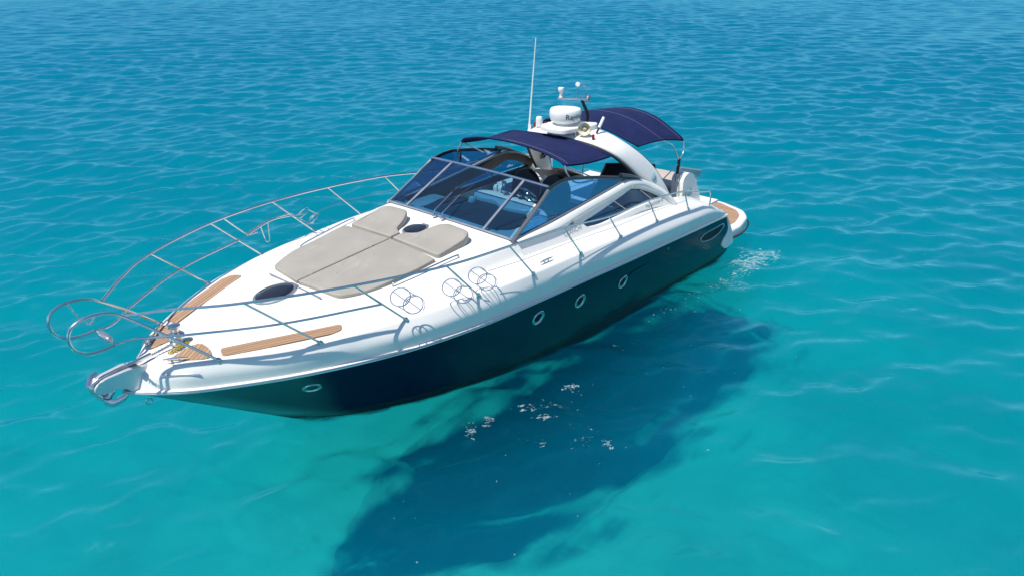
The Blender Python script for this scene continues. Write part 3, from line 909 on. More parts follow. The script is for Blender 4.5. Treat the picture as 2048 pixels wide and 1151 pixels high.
sp = YB(); sp.from_bm(slab(rounded([(.1,-.5),(.95,-.5),(.95,1.0),(.1,1.0),(-.08,.6),(-.1,-.1)], .2), lambda x, y: 1.26, .11, .05, 4)); sp.part('aft_sunpad', M['beige'])
spb = YB(); spb.from_bm(box((.55, .2, 1.0), (.9, 1.6, .55), bev=.08, seg=3)); spb.part('sunpad_base', M['darkvinyl'])
# transom module with speaker and stair coaming
tm = YB(); poly = rounded([(1.45,1.05),(1.32,1.72),(1.12,1.80),(.92,1.74),(.72,1.35),(.62,.98)], .09)
V, F = panel(poly, [], lambda a, b, d: (a, 1.36 - .12 * (b - 1.0) - d, b), .26); tm.add(V, F)
tmo = tm.part('transom_module', M['gelcoat'], angle=50)
tl = YB(); tl.add(*lathe([(.085, 0), (.085, .008), (.06, .012)], (1.12, 1.325, 1.42), (0, 1, .12), 24)); tl.part('speaker', M['lens'], tmo)
ps = YB()
for dz in (0, -.13):
    ps.add(*tube([(-.7, .1, 1.28 + dz), (-1.75, .05, .98 + dz)], .03, 8))
ps.from_bm(box((-1.22, .08, 1.06), (1.05, .02, .1), ((0, 1, 0), -.278), bev=.004)); ps.part('passerelle', M['alloy'])

# ---- swimming platform
pt = [(.25,1.78),(-.45,1.80),(-1.05,1.66),(-1.38,1.42),(-1.62,.85),(-1.70,0)]
pp = pt + [(a, -b) for a, b in pt[-2::-1]]
pb = YB(); pb.from_bm(slab(rounded(pp, .12, 4), lambda x, y: .16, .25, .06, 4)); plat = pb.part('swim_platform', M['gelcoat'])
ti = [(.08,1.62),(-.5,1.63),(-.98,1.50),(-1.24,1.30),(-1.47,.78),(-1.54,0)]
tp = ti + [(a, -b) for a, b in ti[-2::-1]]
tk = YB(); tk.from_bm(slab(rounded(tp, .1, 4), lambda x, y: .408, .009, 0)); tk.part('teak_inlay', M['teak_aft'], plat)
st = YB(); st.add(*tube(cr([(.1,1.80,.22),(-.45,1.83,.22),(-1.06,1.69,.22),(-1.4,1.44,.22),(-1.65,.86,.22),(-1.73,0,.22),(-1.65,-.86,.22),(-1.4,-1.44,.22),(-1.06,-1.69,.22),(-.45,-1.83,.22),(.1,-1.80,.22)], 50), .018, 6)); st.part('platform_fender_strip', M['rubber'], plat)
cl = YB(); cl.add(*tube([(.12,1.66,.43),(.06,1.66,.5),(.0,1.66,.43)], .012, 6)); cl.part('mooring_eye', M['steel'], plat)
for sd in (1, -1):
    w = YB()
    poly = rounded([(.60,.94),(.40,.72),(.20,.44),(.10,.2),(.45,.16),(.66,.30),(.60,.42),(.46,.52),(.44,.70),(.53,.88)], .06)
    V, F = panel(poly, [], lambda a, b, d: (a, sd * (1.925 - .02 * (1 - b) - d), b), .10); w.add(V, F)
    w.part('hull_wing', M['gelcoat'], angle=50)

# ---- radar arch
fore = [(3.66,0,2.79),(3.62,.4,2.765),(3.56,.75,2.71),(3.42,1.0,2.58),(3.2,1.15,2.37),(2.98,1.26,2.14),(2.74,1.36,1.90),(2.6,1.41,1.76)]
rear = [(3.03,0,2.895),(3.05,.4,2.865),(3.06,.72,2.81),(2.94,.98,2.66),(2.72,1.14,2.46),(2.45,1.27,2.18),(2.2,1.38,1.82),(2.08,1.43,1.60)]
full = lambda c: [np.array((p[0], -p[1], p[2])) for p in c[:0:-1]] + [np.array(p) for p in c]
cF, cR = cr(full(fore), 61), cr(full(rear), 61)
rows = []
for i in range(61):
    a, b = cF[i], cR[i]
    ta = cF[min(60, i + 1)] - cF[max(0, i - 1)]
    d = b - a; n = np.cross(ta, d); n /= np.linalg.norm(n)
    if n[2] < 0 and abs(i - 30) < 18: n = -n
    ctr = np.array((3.0, 0, 1.9)); 
    if np.dot(n, (a + b) / 2 - ctr) < 0: n = -n
    sec = []
    for s, h in ((0, -.015), (.02, .008), (.06, .022), (.25, .036), (.5, .044), (.75, .036), (.94, .022), (.98, .008), (1, -.015), (.97, -.07), (.75, -.10), (.25, -.10), (.03, -.07)):
        sec.append(a + d * s + n * h)
    rows.append(sec)
V, F = loft(rows, True)
ar = YB(); ar.add(V, F); arch = ar.part('radar_arch', M['gelcoat'], angle=60)
aw = YB()
for i in (0, 60):
    pass
for sgn in (1, -1):
    rows_ = cF[30:] if sgn > 0 else cF[30::-1]
    aw.add(*tube([p + np.array((.012, -sgn * .03, -.02)) for p in rows_], .022, 6))
    rows_ = (cR[44:] if sgn > 0 else cR[16::-1])
    aw.add(*tube([p + np.array((-.012, -sgn * .02, -.01)) for p in rows_], .02, 6))
aw.part('arch_edge_trim', M['rubber'], arch)
for sgn in (1, -1):
    i = 30 + sgn * 23
    c = cF[i] * .45 + cR[i] * .55
    ta = Vector(cF[i + 1] - cF[i - 1]); n = ta.cross(Vector(cR[i] - cF[i])).normalized()
    if n.y * sgn < 0: n = -n
    L = YB(); L.add(*lathe([(.075, .03), (.078, .045), (.06, .055), (0, .058)], c, n, 24)); L.part('arch_lamp', M['lens'], arch)
    S_ = YB(); S_.add(*lathe([(.085, .0), (.088, .02), (.06, .03), (.03, .015)], Vector(c) - n * .105, -n, 24)); S_.part('speaker', M['smoke'], arch)

# ---- gear on the arch
def archz(x, y):
    best = None
    P = np.array(rows).reshape(-1, 3); P = P[P[:, 2] > 2.2]
    d = (P[:, 0] - x) ** 2 + (P[:, 1] - y) ** 2
    k = np.argsort(d)[:6]; return float(P[k, 2].max())
rd = YB(); c = (3.5, 0, 0)
rd.add(*lathe([(.12,3.00),(.22,3.015),(.262,3.05),(.280,3.11),(.284,3.17),(.278,3.22),(.262,3.245),(.20,3.262),(.10,3.268),(0,3.27)], c, (0,0,1), 48)); dome = rd.part('radar_dome', M['plastic'])
V, F = text_mesh('Raymarine', .135)
ca = math.atan2(CAM.y, CAM.x - 3.5) + 1.02
def wrapt(p, r=.2855):
    a = ca + p[0] / r
    return (3.5 + r * math.cos(a), r * math.sin(a), 3.075 + p[1] + (0))
def radius(z): return float(np.interp(z, [3.05, 3.11, 3.17, 3.22], [.262, .280, .284, .278])) + .003
VV = []
for p in V:
    z = 3.10 + p[1]; r = radius(z); a = ca + p[0] / .284
    VV.append((3.5 + r * math.cos(a), r * math.sin(a), z))
red = YB(); ink = YB()
lt = YB(); lt.add(VV, F); lt.part('lettering', M['ink'], dome, smooth=False)
br = YB(); poly = rounded([(3.86,-.30),(3.92,0),(3.86,.26),(3.5,.34),(3.15,.42),(2.98,.36),(3.08,.15),(3.08,-.2),(3.3,-.36)], .1)
br.from_bm(slab(poly, lambda x, y: 2.885, .085, .03, 4))
br.add(*lathe([(.17,2.95),(.14,3.01)], c)); br.part('radar_bracket', M['plastic'])
for x, y in ((3.2, .33), (3.6, .3), (3.3, -.3), (3.65, -.25)):
    lg = YB(); lg.add(*tube([(x, y, 2.90), (x, y + .02, archz(x, y) - .02)], .012, 6))
    lg.part('bracket_leg', M['steel'])
an = YB(); z0 = archz(3.33, -.97)
an.add(*lathe([(.035,0),(.03,.05),(.02,.07),(.022,.14)], (3.33, -.97, z0 - .02))); an.add(*tube([(3.33,-.97,z0 + .1),(3.13,-1.0,4.33)], [.017, .007], 8)); ant = an.part('whip_antenna', M['plastic'])
ac = YB(); ac.add(*tube(cr([(3.33,-.97,z0 + .12),(3.38,-.9,z0 + .14),(3.42,-.86,z0 + .06),(3.40,-.84,z0)], 12), .006, 5)); ac.part('antenna_cable', M['plastic'], ant)
gp = YB(); z0 = archz(3.4, -.66); gp.add(*lathe([(.062,-.01),(.06,.1),(.055,.15),(.045,.165),(0,.168)], (3.42, -.66, z0))); gp.part('satellite_receiver', M['plastic'])
for x, y in ((3.36, -.82), (3.42, -.5), (3.5, .62)):
    l = YB(); z0 = archz(x, y); l.add(*lathe([(.024,-.01),(.024,.06),(.018,.07),(0,.072)], (x, y, z0), (0,0,1), 14)); l.part('marker_lamp', M['red'])
hn = YB(); hc = Vector((3.48, .42, archz(3.48, .42) + .12)); ax_ = Vector((.86, .42, .08)).normalized()
hn.add(*lathe([(.035,-.2),(.055,-.17),(.055,-.10),(.03,-.08),(.035,-.04),(.06,0),(.105,.05),(.118,.07),(.112,.072),(.10,.05),(.05,0),(.025,-.02)], hc, ax_, 28))
hn.add(*lathe([(.03,-.03),(.035,.02),(.012,.035)], hc, ax_, 16)); hn.add(*tube([hc + Vector((-.08,0,-.03)), hc + Vector((-.08,0,-.16))], .016, 6)); hn.part('loudhailer', M['cream'])
sk_ = YB(); z0 = archz(3.3, .56); s0 = Vector((3.32,.56,z0)); s1 = s0 + Vector((-.16,.03,.26))
sk_.add(*tube([s0.lerp(s1, .35), s1], .027, 10)); stk = sk_.part('stern_light_stick', M['plastic'])
sf = YB(); sf.add(*tube([s0, s0.lerp(s1, .37)], .018, 8)); sf.part('stick_foot', M['rubber'], stk)
mst = YB(); mb_ = Vector((3.05,.12,2.87))
mst.add(*tube(cr([mb_, mb_ + Vector((-.03,.02,.2)), mb_ + Vector((.12,.03,.42)), mb_ + Vector((.2,.05,.50))], 12), .028, 8)); mast = mst.part('light_mast', M['rubber'])
mb2 = YB(); p0, p1 = Vector((3.48,-.20,3.395)), Vector((3.18,.30,3.385))
bm_ = box((0,0,0), ((p1 - p0).length, .075, .022), bev=.008)
q_ = (p1 - p0).to_track_quat('X', 'Z'); bmesh.ops.rotate(bm_, matrix=q_.to_matrix(), verts=bm_.verts); bmesh.ops.translate(bm_, vec=(p0 + p1) / 2, verts=bm_.verts)
mb2.from_bm(bm_); mb2.part('crossbar', M['alloy'], mast)
ml = YB(); c = p0 + Vector((-.02,.06,0)); ml.add(*lathe([(.03,.01),(.035,.03),(.022,.04),(.028,.06),(.022,.08),(.05,.13),(.056,.17),(.05,.19),(0,.2)], c)); ml.part('masthead_lamp', M['plastic'], mast)
lp = YB(); a_ = p0.lerp(p1, .6); b_ = p0.lerp(p1, .84)
lp.add(*tube(cr([a_, a_ + Vector((0,0,.2)), a_ + Vector((-.02,.05,.245)), b_ + Vector((0,-.03,.235)), b_ + Vector((0,0,.19)), b_], 18), .012, 6)); lp.part('lamp_hoop', M['steel'], mast)
sp_ = YB(); c = a_ + Vector((.02,.02,.26)); sp_.add(*lathe([(.02,-.05),(.036,-.04),(.042,.03),(.034,.04)], c, (.8,.5,.2), 18)); sp_.part('searchlight', M['plastic'], mast)
e_ = YB(); c = p0.lerp(p1, .95); e_.add(*lathe([(.02,.01),(.045,.02),(.05,.06),(.03,.075),(.012,.09)], c)); e_.part('wind_sensor', M['steel'], mast)

# ---- canvas awnings
def sheet(front, back, n, sag):
    rows = []
    for i in range(n + 1):
        t = i / n
        rows.append([np.array(a) * (1 - t) + np.array(b) * t + np.array((0, 0, -sag * math.sin(math.pi * t))) for a, b in zip(front, back)])
    return rows
def awning(front, back, n, sag, hoops, name):
    rows = sheet(cr(front, 33), cr(back, 33), n, sag)
    V, F = loft(rows); nv = len(V)
    low = [(p[0], p[1], p[2] - .012) for p in V]
    c = YB(); c.add(V, F); c.add(low, [f[::-1] for f in F])
    # hem round the sheet
    per = [r[0] for r in rows] + list(rows[-1][1:]) + [r[-1] for r in rows[-2::-1]] + list(rows[0][-2:0:-1])
    c.add(*tube([tuple(p) for p in per], .022, 6, True))
    o = c.part(name, M['canvas'], angle=60)
    s = YB()
    for r in (rows[0],) if False else ():
        pass
    e1 = [np.array(p) + np.array((-.05, 0, .006)) if i else p for i, p in enumerate(rows[0])]
    s.add(*tube([tuple(np.array(p) * .93 + np.array(q) * .07 + np.array((0, 0, .004))) for p, q in zip(rows[0], rows[-1])], 0.0022, 4))
    if n > 6:
        for f_ in (.5, .95):
            s.add(*tube([tuple(np.array(p) * (1 - f_) + np.array(q) * f_ + np.array((0, 0, -sag * math.sin(math.pi * f_) + .005))) for p, q in zip(rows[0], rows[-1])], 0.0022, 4))
    s.part('seam', M['seam'], o)
    return o, rows
ffront = [(4.97,-1.14,2.74),(4.98,-1.02,2.82),(4.97,-.6,2.90),(4.96,0,2.925),(4.96,.6,2.88),(4.97,1.0,2.80),(4.97,1.13,2.74)]
fback = [(3.72,-1.12,2.70),(3.74,-.95,2.74),(3.76,-.5,2.775),(3.76,0,2.785),(3.76,.5,2.765),(3.74,.92,2.69),(3.66,1.10,2.62)]
aw1, rw1 = awning(ffront, fback, 6, .035, [], 'front_awning')
rfront = [(2.75,-1.1,2.66),(2.85,-.95,2.80),(2.95,-.5,2.90),(2.97,0,2.92),(2.95,.5,2.86),(2.8,.92,2.68),(2.72,1.06,2.60)]
rback = [(1.05,-1.08,2.40),(1.12,-1.0,2.60),(1.22,-.55,2.82),(1.25,0,2.88),(1.22,.5,2.78),(1.12,.95,2.50),(1.08,1.05,2.40)]
aw2, rw2 = awning(rfront, rback, 10, -.06, [], 'rear_awning')
for sd in (1, -1):
    fr3 = YB()
    p = ffront[-1] if sd > 0 else ffront[0]
    fr3.add(*tube(cr([(p[0], p[1], p[2]), (p[0] - .0, sd * 1.17, p[2] - .12), (4.75, sd * 1.2, 2.42), (4.35, sd * 1.24, 2.38)] if sd > 0 else [(p[0], p[1], p[2]), (p[0] + .03, sd * 1.17, p[2] - .1), (5.02, sd * 1.2, 2.58), (4.95, sd * 1.26, 2.42)], 14), .014, 7))
    fr3.add(*tube([(p[0], p[1] - sd * .03, p[2]), (4.3, sd * 1.25, 2.40)], .012, 7))
    fr3.part('awning_frame', M['steel'], aw1)
for sd in (1, -1):
    fr4 = YB(); sleeve = YB()
    kn = Vector((1.28, sd * 1.12, 2.05))
    p = Vector(rback[-1]) if sd > 0 else Vector(rback[0])
    fr4.add(*tube(cr([p, p + Vector((.02, sd * .04, -.12)), p.lerp(kn, .6) + Vector((0, sd * .05, 0)), kn], 14), .014, 7))
    md = Vector(rw2[5][-2 if sd > 0 else 1])
    fr4.add(*tube(cr([md, md.lerp(kn, .5) + Vector((.0, sd * .05, .08)), kn], 14), .013, 7))
    fr4.add(*tube([kn, kn + Vector((.08, 0, -.72))], .014, 7))
    fr4.add(*tube([kn + Vector((.01, 0, -.06)), Vector((2.3, sd * 1.3, 1.86))], .012, 7))
    sleeve.add(*tube([kn + Vector((.0, 0, .04)), kn + Vector((.03, 0, -.26))], .03, 8))
    fr4.part('awning_frame', M['steel'], aw2)
    sleeve.part('strap_sleeve', M['rubber'], aw2)
for sd in (1, -1):
    st2 = YB()
    st2.add(*tube([(4.98, sd * 1.16, 2.55), (4.96, sd * 1.2, 2.36)], .018, 6))
    st2.part('strap', M['rubber'], aw1)

# ---- guard rails
RT = [(11.568,.285,2.34),(11.2,.62,2.385),(10.621,1.076,2.398),(9.532,1.583,2.381),(8.347,1.895,2.33),(7.259,1.975,2.284),(6.067,1.967,2.205),(4.87,1.945,2.05),(3.68,1.925,2.01),(2.48,1.93,1.885),(1.75,1.92,1.69),(1.48,1.92,1.64),(1.40,1.92,1.56),(1.41,1.915,1.34)]
STB = [((9.859,1.285,1.66),(10.621,1.076,2.39)),((8.811,1.612,1.675),(9.532,1.583,2.375)),((7.707,1.81,1.68),(8.347,1.895,2.325)),((6.688,1.918,1.68),(7.259,1.975,2.28)),((5.58,1.94,1.65),(6.067,1.967,2.20)),((4.5,1.945,1.61),(4.87,1.945,2.045)),((3.37,1.94,1.56),(3.68,1.925,2.005)),((2.27,1.93,1.49),(2.48,1.93,1.88))]
MIDR = [(11.73,.245,2.04),(11.52,.275,2.035),(11.1,.62,2.04),(10.25,1.175,2.035),(9.15,1.60,2.01)]
LOOP = [(10.839,.692,1.63),(11.2,.50,1.98),(11.55,.31,2.30),(11.72,.262,2.415),(11.92,.258,2.45),(12.08,.258,2.41),(12.15,.258,2.30),(12.13,.258,2.16),(12.02,.258,2.055),(11.87,.255,2.03),(11.73,.25,2.04)]
for sd in (1, -1):
    S3 = lambda p: (p[0], sd * p[1], p[2])
    g = YB(); g.add(*tube(cr([S3(p) for p in RT], 110), .0165, 8)); gr_ = g.part('guard_rail', M['steel'])
    for b, t in STB:
        s = YB(); s.add(*tube([S3(b), S3(t)], .0135, 8)); s.add(*lathe([(.034, 0), (.032, .015), (.018, .03), (.016, .06)], S3(b), (Vector(S3(t)) - Vector(S3(b))), 12)); s.part('stanchion', M['steel'], gr_)
    m_ = YB(); m_.add(*tube(cr([S3(p) for p in MIDR], 40), .0145, 8)); m_.part('middle_rail', M['steel'], gr_)
    w = YB()
    wp = [Vector(S3(STB[2][0])).lerp(Vector(S3(STB[2][1])), .52)] + [Vector(S3(b)).lerp(Vector(S3(t)), .5) for b, t in STB[3:]]
    wp = [Vector((7.55, sd * 1.86, 1.99))] + wp[1:]
    w.add(*tube(wp, .0045, 5)); w.part('lifeline', M['steel'], gr_)
    l = YB(); l.add(*tube(cr([S3(p) for p in LOOP], 60), .0175, 8)); l.add(*lathe([(.034, 0), (.03, .02), (.018, .04)], S3(LOOP[0]), (.6, 0, .6), 12)); l.part('bow_pulpit', M['steel'])
gb = YB(); gb.add(*tube([(11.72,-.2,2.045),(11.72,.2,2.045)], .012, 6)); gb.from_bm(box((11.72,.0,2.045), (.075,.24,.075), bev=.03, seg=3)); gb.part('pulpit_step', M['alloy'])
chn = YB()
cp_ = [Vector((11.93,-.24,2.44)), Vector((11.90,-.14,2.33)), Vector((11.86,0,2.27)), Vector((11.86,.14,2.33)), Vector((11.86,.24,2.43))]
for i, p in enumerate(cr(cp_, 17)):
    chn.add(*tube(circle(p, (0, 1, .3) if i % 2 else (1, .2, .2), .017, 8, squash=.7), .004, 4, True))
chn.part('pulpit_chain', M['steel'])

# ---- fender baskets
def basket(c1, c2, n, bar, r=.122):
    c1, c2 = Vector(c1), Vector(c2); b = YB(); n = Vector(n).normalized()
    ref = (c2 - c1).cross(n).cross(n) if False else (c2 - c1).cross(n)
    R1, R2 = circle(c1, n, r, 32, ref=ref), circle(c2, n, r, 32, ref=ref)
    b.add(*tube(R1, .0065, 6, True)); b.add(*tube(R2, .0065, 6, True))
    R3 = circle(c2 + (c2 - c1).normalized() * .03, n, r * 1.0, 32, ref=ref)
    b.add(*tube(R3[6:26], .0055, 6))
    for k in (0, 16): b.add(*tube([R1[k], R2[k]], .006, 6))
    bar = Vector(bar).normalized() * r
    for c in (c1, c2): b.add(*tube([c - bar, c + bar], .0055, 6))
    return b
BAR1, BAR2 = (-.13, .924, -.359), (.391, .917, .085)
# axis of each basket slants aft and down along the bulwark
for c1, c2 in (((9.00,1.76,2.10),(8.84,1.80,1.955)),((8.17,1.79,1.945),(8.01,1.83,1.80)),((7.70,1.80,1.955),(7.57,1.84,1.83))):
    basket(c1, c2, (.50,.35,.72), BAR1).part('fender_basket', M['steel'])
basket((7.93,-1.76,2.06), (7.74,-1.78,1.92), (.35,-.2,.55), BAR2).part('fender_basket', M['steel'])
# ring-buoy bracket on the far rail
lb = YB()
lb.add(*tube(cr([(9.27,-1.68,2.35),(9.05,-1.72,2.12),(8.9,-1.75,1.99),(8.75,-1.75,1.99)], 14), .012, 6))
lb.add(*tube(cr([(8.9,-1.75,1.99),(8.5,-1.75,2.10),(8.12,-1.76,2.08),(8.1,-1.9,2.06),(8.45,-1.92,2.04),(8.82,-1.86,1.98)], 30, True), .011, 6, True))
lb.add(*tube(cr([(8.66,-1.80,2.05),(8.62,-1.80,1.86),(8.58,-1.82,1.76),(8.52,-1.84,1.76),(8.5,-1.86,1.86),(8.48,-1.88,2.05)], 22), .008, 6))
lb.add(*tube([(8.12,-1.78,2.07),(7.9,-1.78,2.04)], .008, 6))
lb.part('lifebuoy_bracket', M['steel'])

# ---- hatches, pads, cleats, windlass, anchor
def hatch(c, rx, ry, tilt):
    z = deckz(c[0], c[1]); k = 40
    fr = YB()
    ring = [(c[0] + rx * math.cos(a), c[1] + ry * math.sin(a)) for a in np.linspace(0, 2 * math.pi, k, endpoint=False)]
    prof = [(1.16, .002), (1.14, .022), (1.04, .03), (1.0, .026)]
    rws = [[(c[0] + (p[0] - c[0]) * s, c[1] + (p[1] - c[1]) * s, deckz(c[0] + (p[0] - c[0]) * s, c[1] + (p[1] - c[1]) * s) + h) for p in ring] for s, h in prof]
    fr.add(*loft(rws, True)); o = fr.part('deck_hatch', M['alloy'])
    ln = YB()
    rws = [[(c[0] + (p[0] - c[0]) * s, c[1] + (p[1] - c[1]) * s, deckz(c[0] + (p[0] - c[0]) * s, c[1] + (p[1] - c[1]) * s) + h) for p in ring] for s, h in ((1.02, .02), (.98, .027), (.6, .033), (.05, .035))]
    V, F = loft(rws, True); F.append(tuple(range(3 * k, 4 * k))); ln.add(V, F); ln.part('hatch_lens', M['smoke'], o)
    hg = YB(); bmh = box((c[0] - rx * 1.12, c[1], z + .02), (.06, ry * .9, .03), bev=.008); hg.from_bm(bmh); hg.part('hinge', M['alloy'], o)
hatch((9.60, -.03), .262, .20, 0)
hatch((7.16, .0), .18, .155, 0)
for sd in (1, -1):
    t = YB(); poly = rounded([(10.71,.50),(10.78,.68),(10.3,.94),(9.67,1.235),(9.52,1.24),(9.43,1.12),(9.9,.90)], [.05,.05,.6,.05,.04,.05,.6])
    poly = [(a, sd * b) for a, b in poly]
    t.from_bm(slab(poly, lambda x, y: deckz(x, y) + .004, .012, .004, 1, 3, .12)); t.part('teak_pad', M['teak' if sd > 0 else 'teak2'])
    t = YB(); poly = rounded([(11.22,.20),(10.90,.16),(10.79,.22),(10.78,.40),(10.86,.60),(10.97,.55)], [.03,.06,.06,.08,.06,.1])
    poly = [(a, sd * b) for a, b in poly]
    t.from_bm(slab(poly, lambda x, y: deckz(x, y) + .004, .012, .004, 1, 3, .12)); t.part('teak_pad', M['teak_bow2' if sd > 0 else 'teak_bow'])
    # grab rails beside the sunpad
    g = YB()
    pts = [(8.45, sd * 1.03), (7.95, sd * 1.10), (7.45, sd * 1.15)]
    P3 = [Vector((a, b, deckz(a, b) + .045)) for a, b in pts]
    P3 = [Vector((8.5, sd * 1.02, deckz(8.5, 1.02)))] + P3 + [Vector((7.40, sd * 1.15, deckz(7.40, 1.15)))]
    g.add(*tube(cr(P3, 24), .012, 6)); g.part('grab_rail', M['steel'])
def cleat(c, d, s=1.0):
    b = YB(); c = Vector(c); d = Vector(d).normalized()
    for k in (-.05, .05): b.add(*lathe([(.022, 0), (.014, .015), (.012, .05)], c + d * k * s, (0, 0, 1), 10))
    b.add(*tube([c + d * -.17 * s + Vector((0,0,.052)), c + d * -.08 * s + Vector((0,0,.058)), c + d * .08 * s + Vector((0,0,.058)), c + d * .17 * s + Vector((0,0,.052))], [.007, .014, .014, .007], 8))
    b.part('cleat', M['steel'])
for sd in (1, -1):
    cleat((11.17, sd * .34, deckz(11.17, .34) + .002), (.8, -sd * .62, 0), .8)
    cleat((6.28, sd * 1.83, 1.685), (1, 0, 0), .85)
gl_ = YB(); gl_.from_bm(box((9.32, 0, deckz(9.32, 0) + .004), (.02, 1.16, .012), bev=.003)); gl_.part('deck_channel', M['alloy'])
# chain locker recess, windlass and chain
rc = YB(); poly = rounded([(11.0,-.14),(11.2,-.09),(11.24,.04),(11.06,.14),(10.84,.12),(10.84,-.08)], .05)
rc.from_bm(slab(poly, lambda x, y: deckz(x, y) - .002, .008, .002, 1, 2)); rc.part('chain_locker_lid', M['gelcoat'])
wd = YB(); c = (10.96, -.02, 1.645); wd.add(*lathe([(.085,0),(.085,.035),(.06,.05),(.06,.075),(.095,.085),(.098,.12),(.07,.14),(.04,.15),(.045,.20),(.07,.21),(.07,.24),(.035,.25)], c, (0,0,1), 28)); wd.part('windlass', M['steel'])
cs_ = YB()
for i, p in enumerate(cr([(11.12,.10,1.625),(11.02,.125,1.66),(10.93,.10,1.665),(10.86,.06,1.655)], 16)):
    cs_.add(*tube(circle(p, (.2, .1, 1) if i % 2 else (.3, 1, .1), .020, 8, squash=.7), .0075, 5, True))
cs_.part('anchor_chain', M['yellow'])
ch2 = YB()
for i, p in enumerate(cr([(11.06,.02,1.68),(11.2,.0,1.645),(11.4,0,1.62),(11.6,0,1.60)], 26)):
    ch2.add(*tube(circle(p, (.0, .2, 1) if i % 2 else (.0, 1, .1), .018, 8, squash=.7, ref=(1, 0, 0)), .0055, 4, True))
ch2.part('steel_chain', M['steel'])
ar_ = YB()
# bow roller: a deep stainless nose fitting that carries on the lines of the bow
for y0, y1 in ((-.105, -.05), (.05, .105)):
    poly = rounded([(11.36,1.575),(11.60,1.615),(11.86,1.595),(11.97,1.535),(11.985,1.46),(11.90,1.415),(11.74,1.44),(11.64,1.375),(11.60,1.30),(11.50,1.30),(11.44,1.45)], .04)
    V, F = panel(poly, [], lambda a, b, d: (a, (y0 + d) * (1 - .35 * max(0, a - 11.6) / .4), b), .055); ar_.add(V, F)
ar_.from_bm(box((11.62, 0, 1.50), (.5, .12, .02), ((0,1,0), .10), bev=.004))
ar_.add(*lathe([(.05,-.078),(.03,-.02),(.03,.02),(.05,.078)], (11.90, 0, 1.53), (0,1,0), 16)); ar_.part('anchor_roller', M['nose'], angle=35)
an_ = YB()
an_.from_bm(box((11.62, 0, 1.625), (.66, .04, .045), ((0,1,0), .06), bev=.01))
# claw anchor: shank over the roller, one claw standing up on the far side, one lying under the nose
def claw(pts, wid, th):
    P = cr(pts, 15); Wd = cr([(w_,) for w_ in wid], 15); up_, lo_ = [], []
    for i, p in enumerate(P):
        t = Vector(P[min(14, i + 1)] - P[max(0, i - 1)]).normalized(); sd_ = t.cross(Vector((.25, .9, .2)) if abs(t.y) < .7 else Vector((1, 0, 0))).normalized()
        nn = t.cross(sd_); w_ = float(Wd[i][0])
        up_.append([tuple(Vector(p) + sd_ * w_ * q + nn * (.25 * w_ * q * q)) for q in (-1, -.5, 0, .5, 1)] + [tuple(Vector(p) + sd_ * w_ * q + nn * (.25 * w_ * q * q - th)) for q in (1, .5, 0, -.5, -1)])
    V, F = loft(up_, True); F += [tuple(range(10))[::-1], tuple(range(140, 150))]
    an_.add(V, F)
an_.add(*tube(cr([(11.93,0,1.63),(12.03,-.0,1.56),(12.02,0,1.44),(11.94,0,1.33),(11.86,.02,1.27)], 14), [.03] * 4 + [.04] * 5 + [.05] * 5, 8))
claw([(11.92,-.02,1.33),(11.97,-.12,1.36),(11.97,-.22,1.43),(11.92,-.27,1.52),(11.83,-.29,1.56)], [.06,.075,.07,.06,.04], .022)
claw([(11.92,.02,1.30),(11.93,.10,1.28),(11.86,.17,1.27),(11.75,.20,1.30),(11.67,.20,1.335)], [.05,.06,.055,.05,.03], .024)
an_.add(*tube(cr([(11.74,.06,1.43),(11.80,.05,1.40),(11.86,.05,1.34),(11.90,.03,1.29)], 10), [.03] * 3 + [.05] * 4 + [.065] * 3, 8))
AC = (11.80, 0, 1.45)
an_.v = [tuple(AC[k] + (p[k] - AC[k]) * .78 for k in range(3)) if p[0] > 11.6 and p[2] < 1.66 and not (p[2] > 1.58 and p[0] < 11.88 and abs(p[1]) < .04) else p for p in an_.v]
an_.part('anchor', M['steel'], angle=45)
eb = YB(); eb.add(*tube(circle((11.43,0,1.07), (0,1,0), .036, 18), .008, 6, True)); eb.part('bow_eye', M['steel'])
# bulwark chafe strips near the bow
for sd in (1, -1):
    c = YB(); c.add(*tube([(11.36, sd * .30, 1.50), (11.05, sd * .62, 1.515)], .009, 6)); c.part('chafe_strip', M['steel'])

# ---- hull openings
def hull_pt(x, z):
    """point on the port topside at x, z and its outward normal"""
    best = None
    def at(j, f): return mid(j, f)
    j = min(range(NT), key=lambda j: abs(mid(j, .6)[0] - x))
    for _ in range(12):
        f = min(np.linspace(0, 1, 101), key=lambda f: abs(mid(j, f)[2] - z))
        j = min(range(NT), key=lambda k: abs(mid(k, f)[0] - x))
    p = mid(j, f)
    dj = mid(min(NT - 1, j + 1), f) - mid(max(0, j - 1), f); df = mid(j, min(1, f + .02)) - mid(j, max(0, f - .02))
    n = np.cross(df, dj); n /= np.linalg.norm(n)
    if n[1] < 0: n = -n
    return Vector((x, p[1], z)), Vector(n)
for x, z in ((6.50, .90), (5.52, .83), (4.36, .77), (9.84, .90)):
    for sd in (1, -1):
        p, n = hull_pt(x, z)
        if sd < 0: p.y *= -1; n.y *= -1
        o = YB(); o.add(*tube(circle(p + n * .008, n, .114, 32), .011, 8, True)); o.add(*tube(circle(p + n * .004, n, .088, 32), .010, 6, True)); ph = o.part('porthole', M['steel'])
        g = YB(); V, F = lathe([(.118, -.01), (.112, .005), (0, .006)], p, n, 28); g.add(V, F); g.part('porthole_glass', M['hole'], ph)
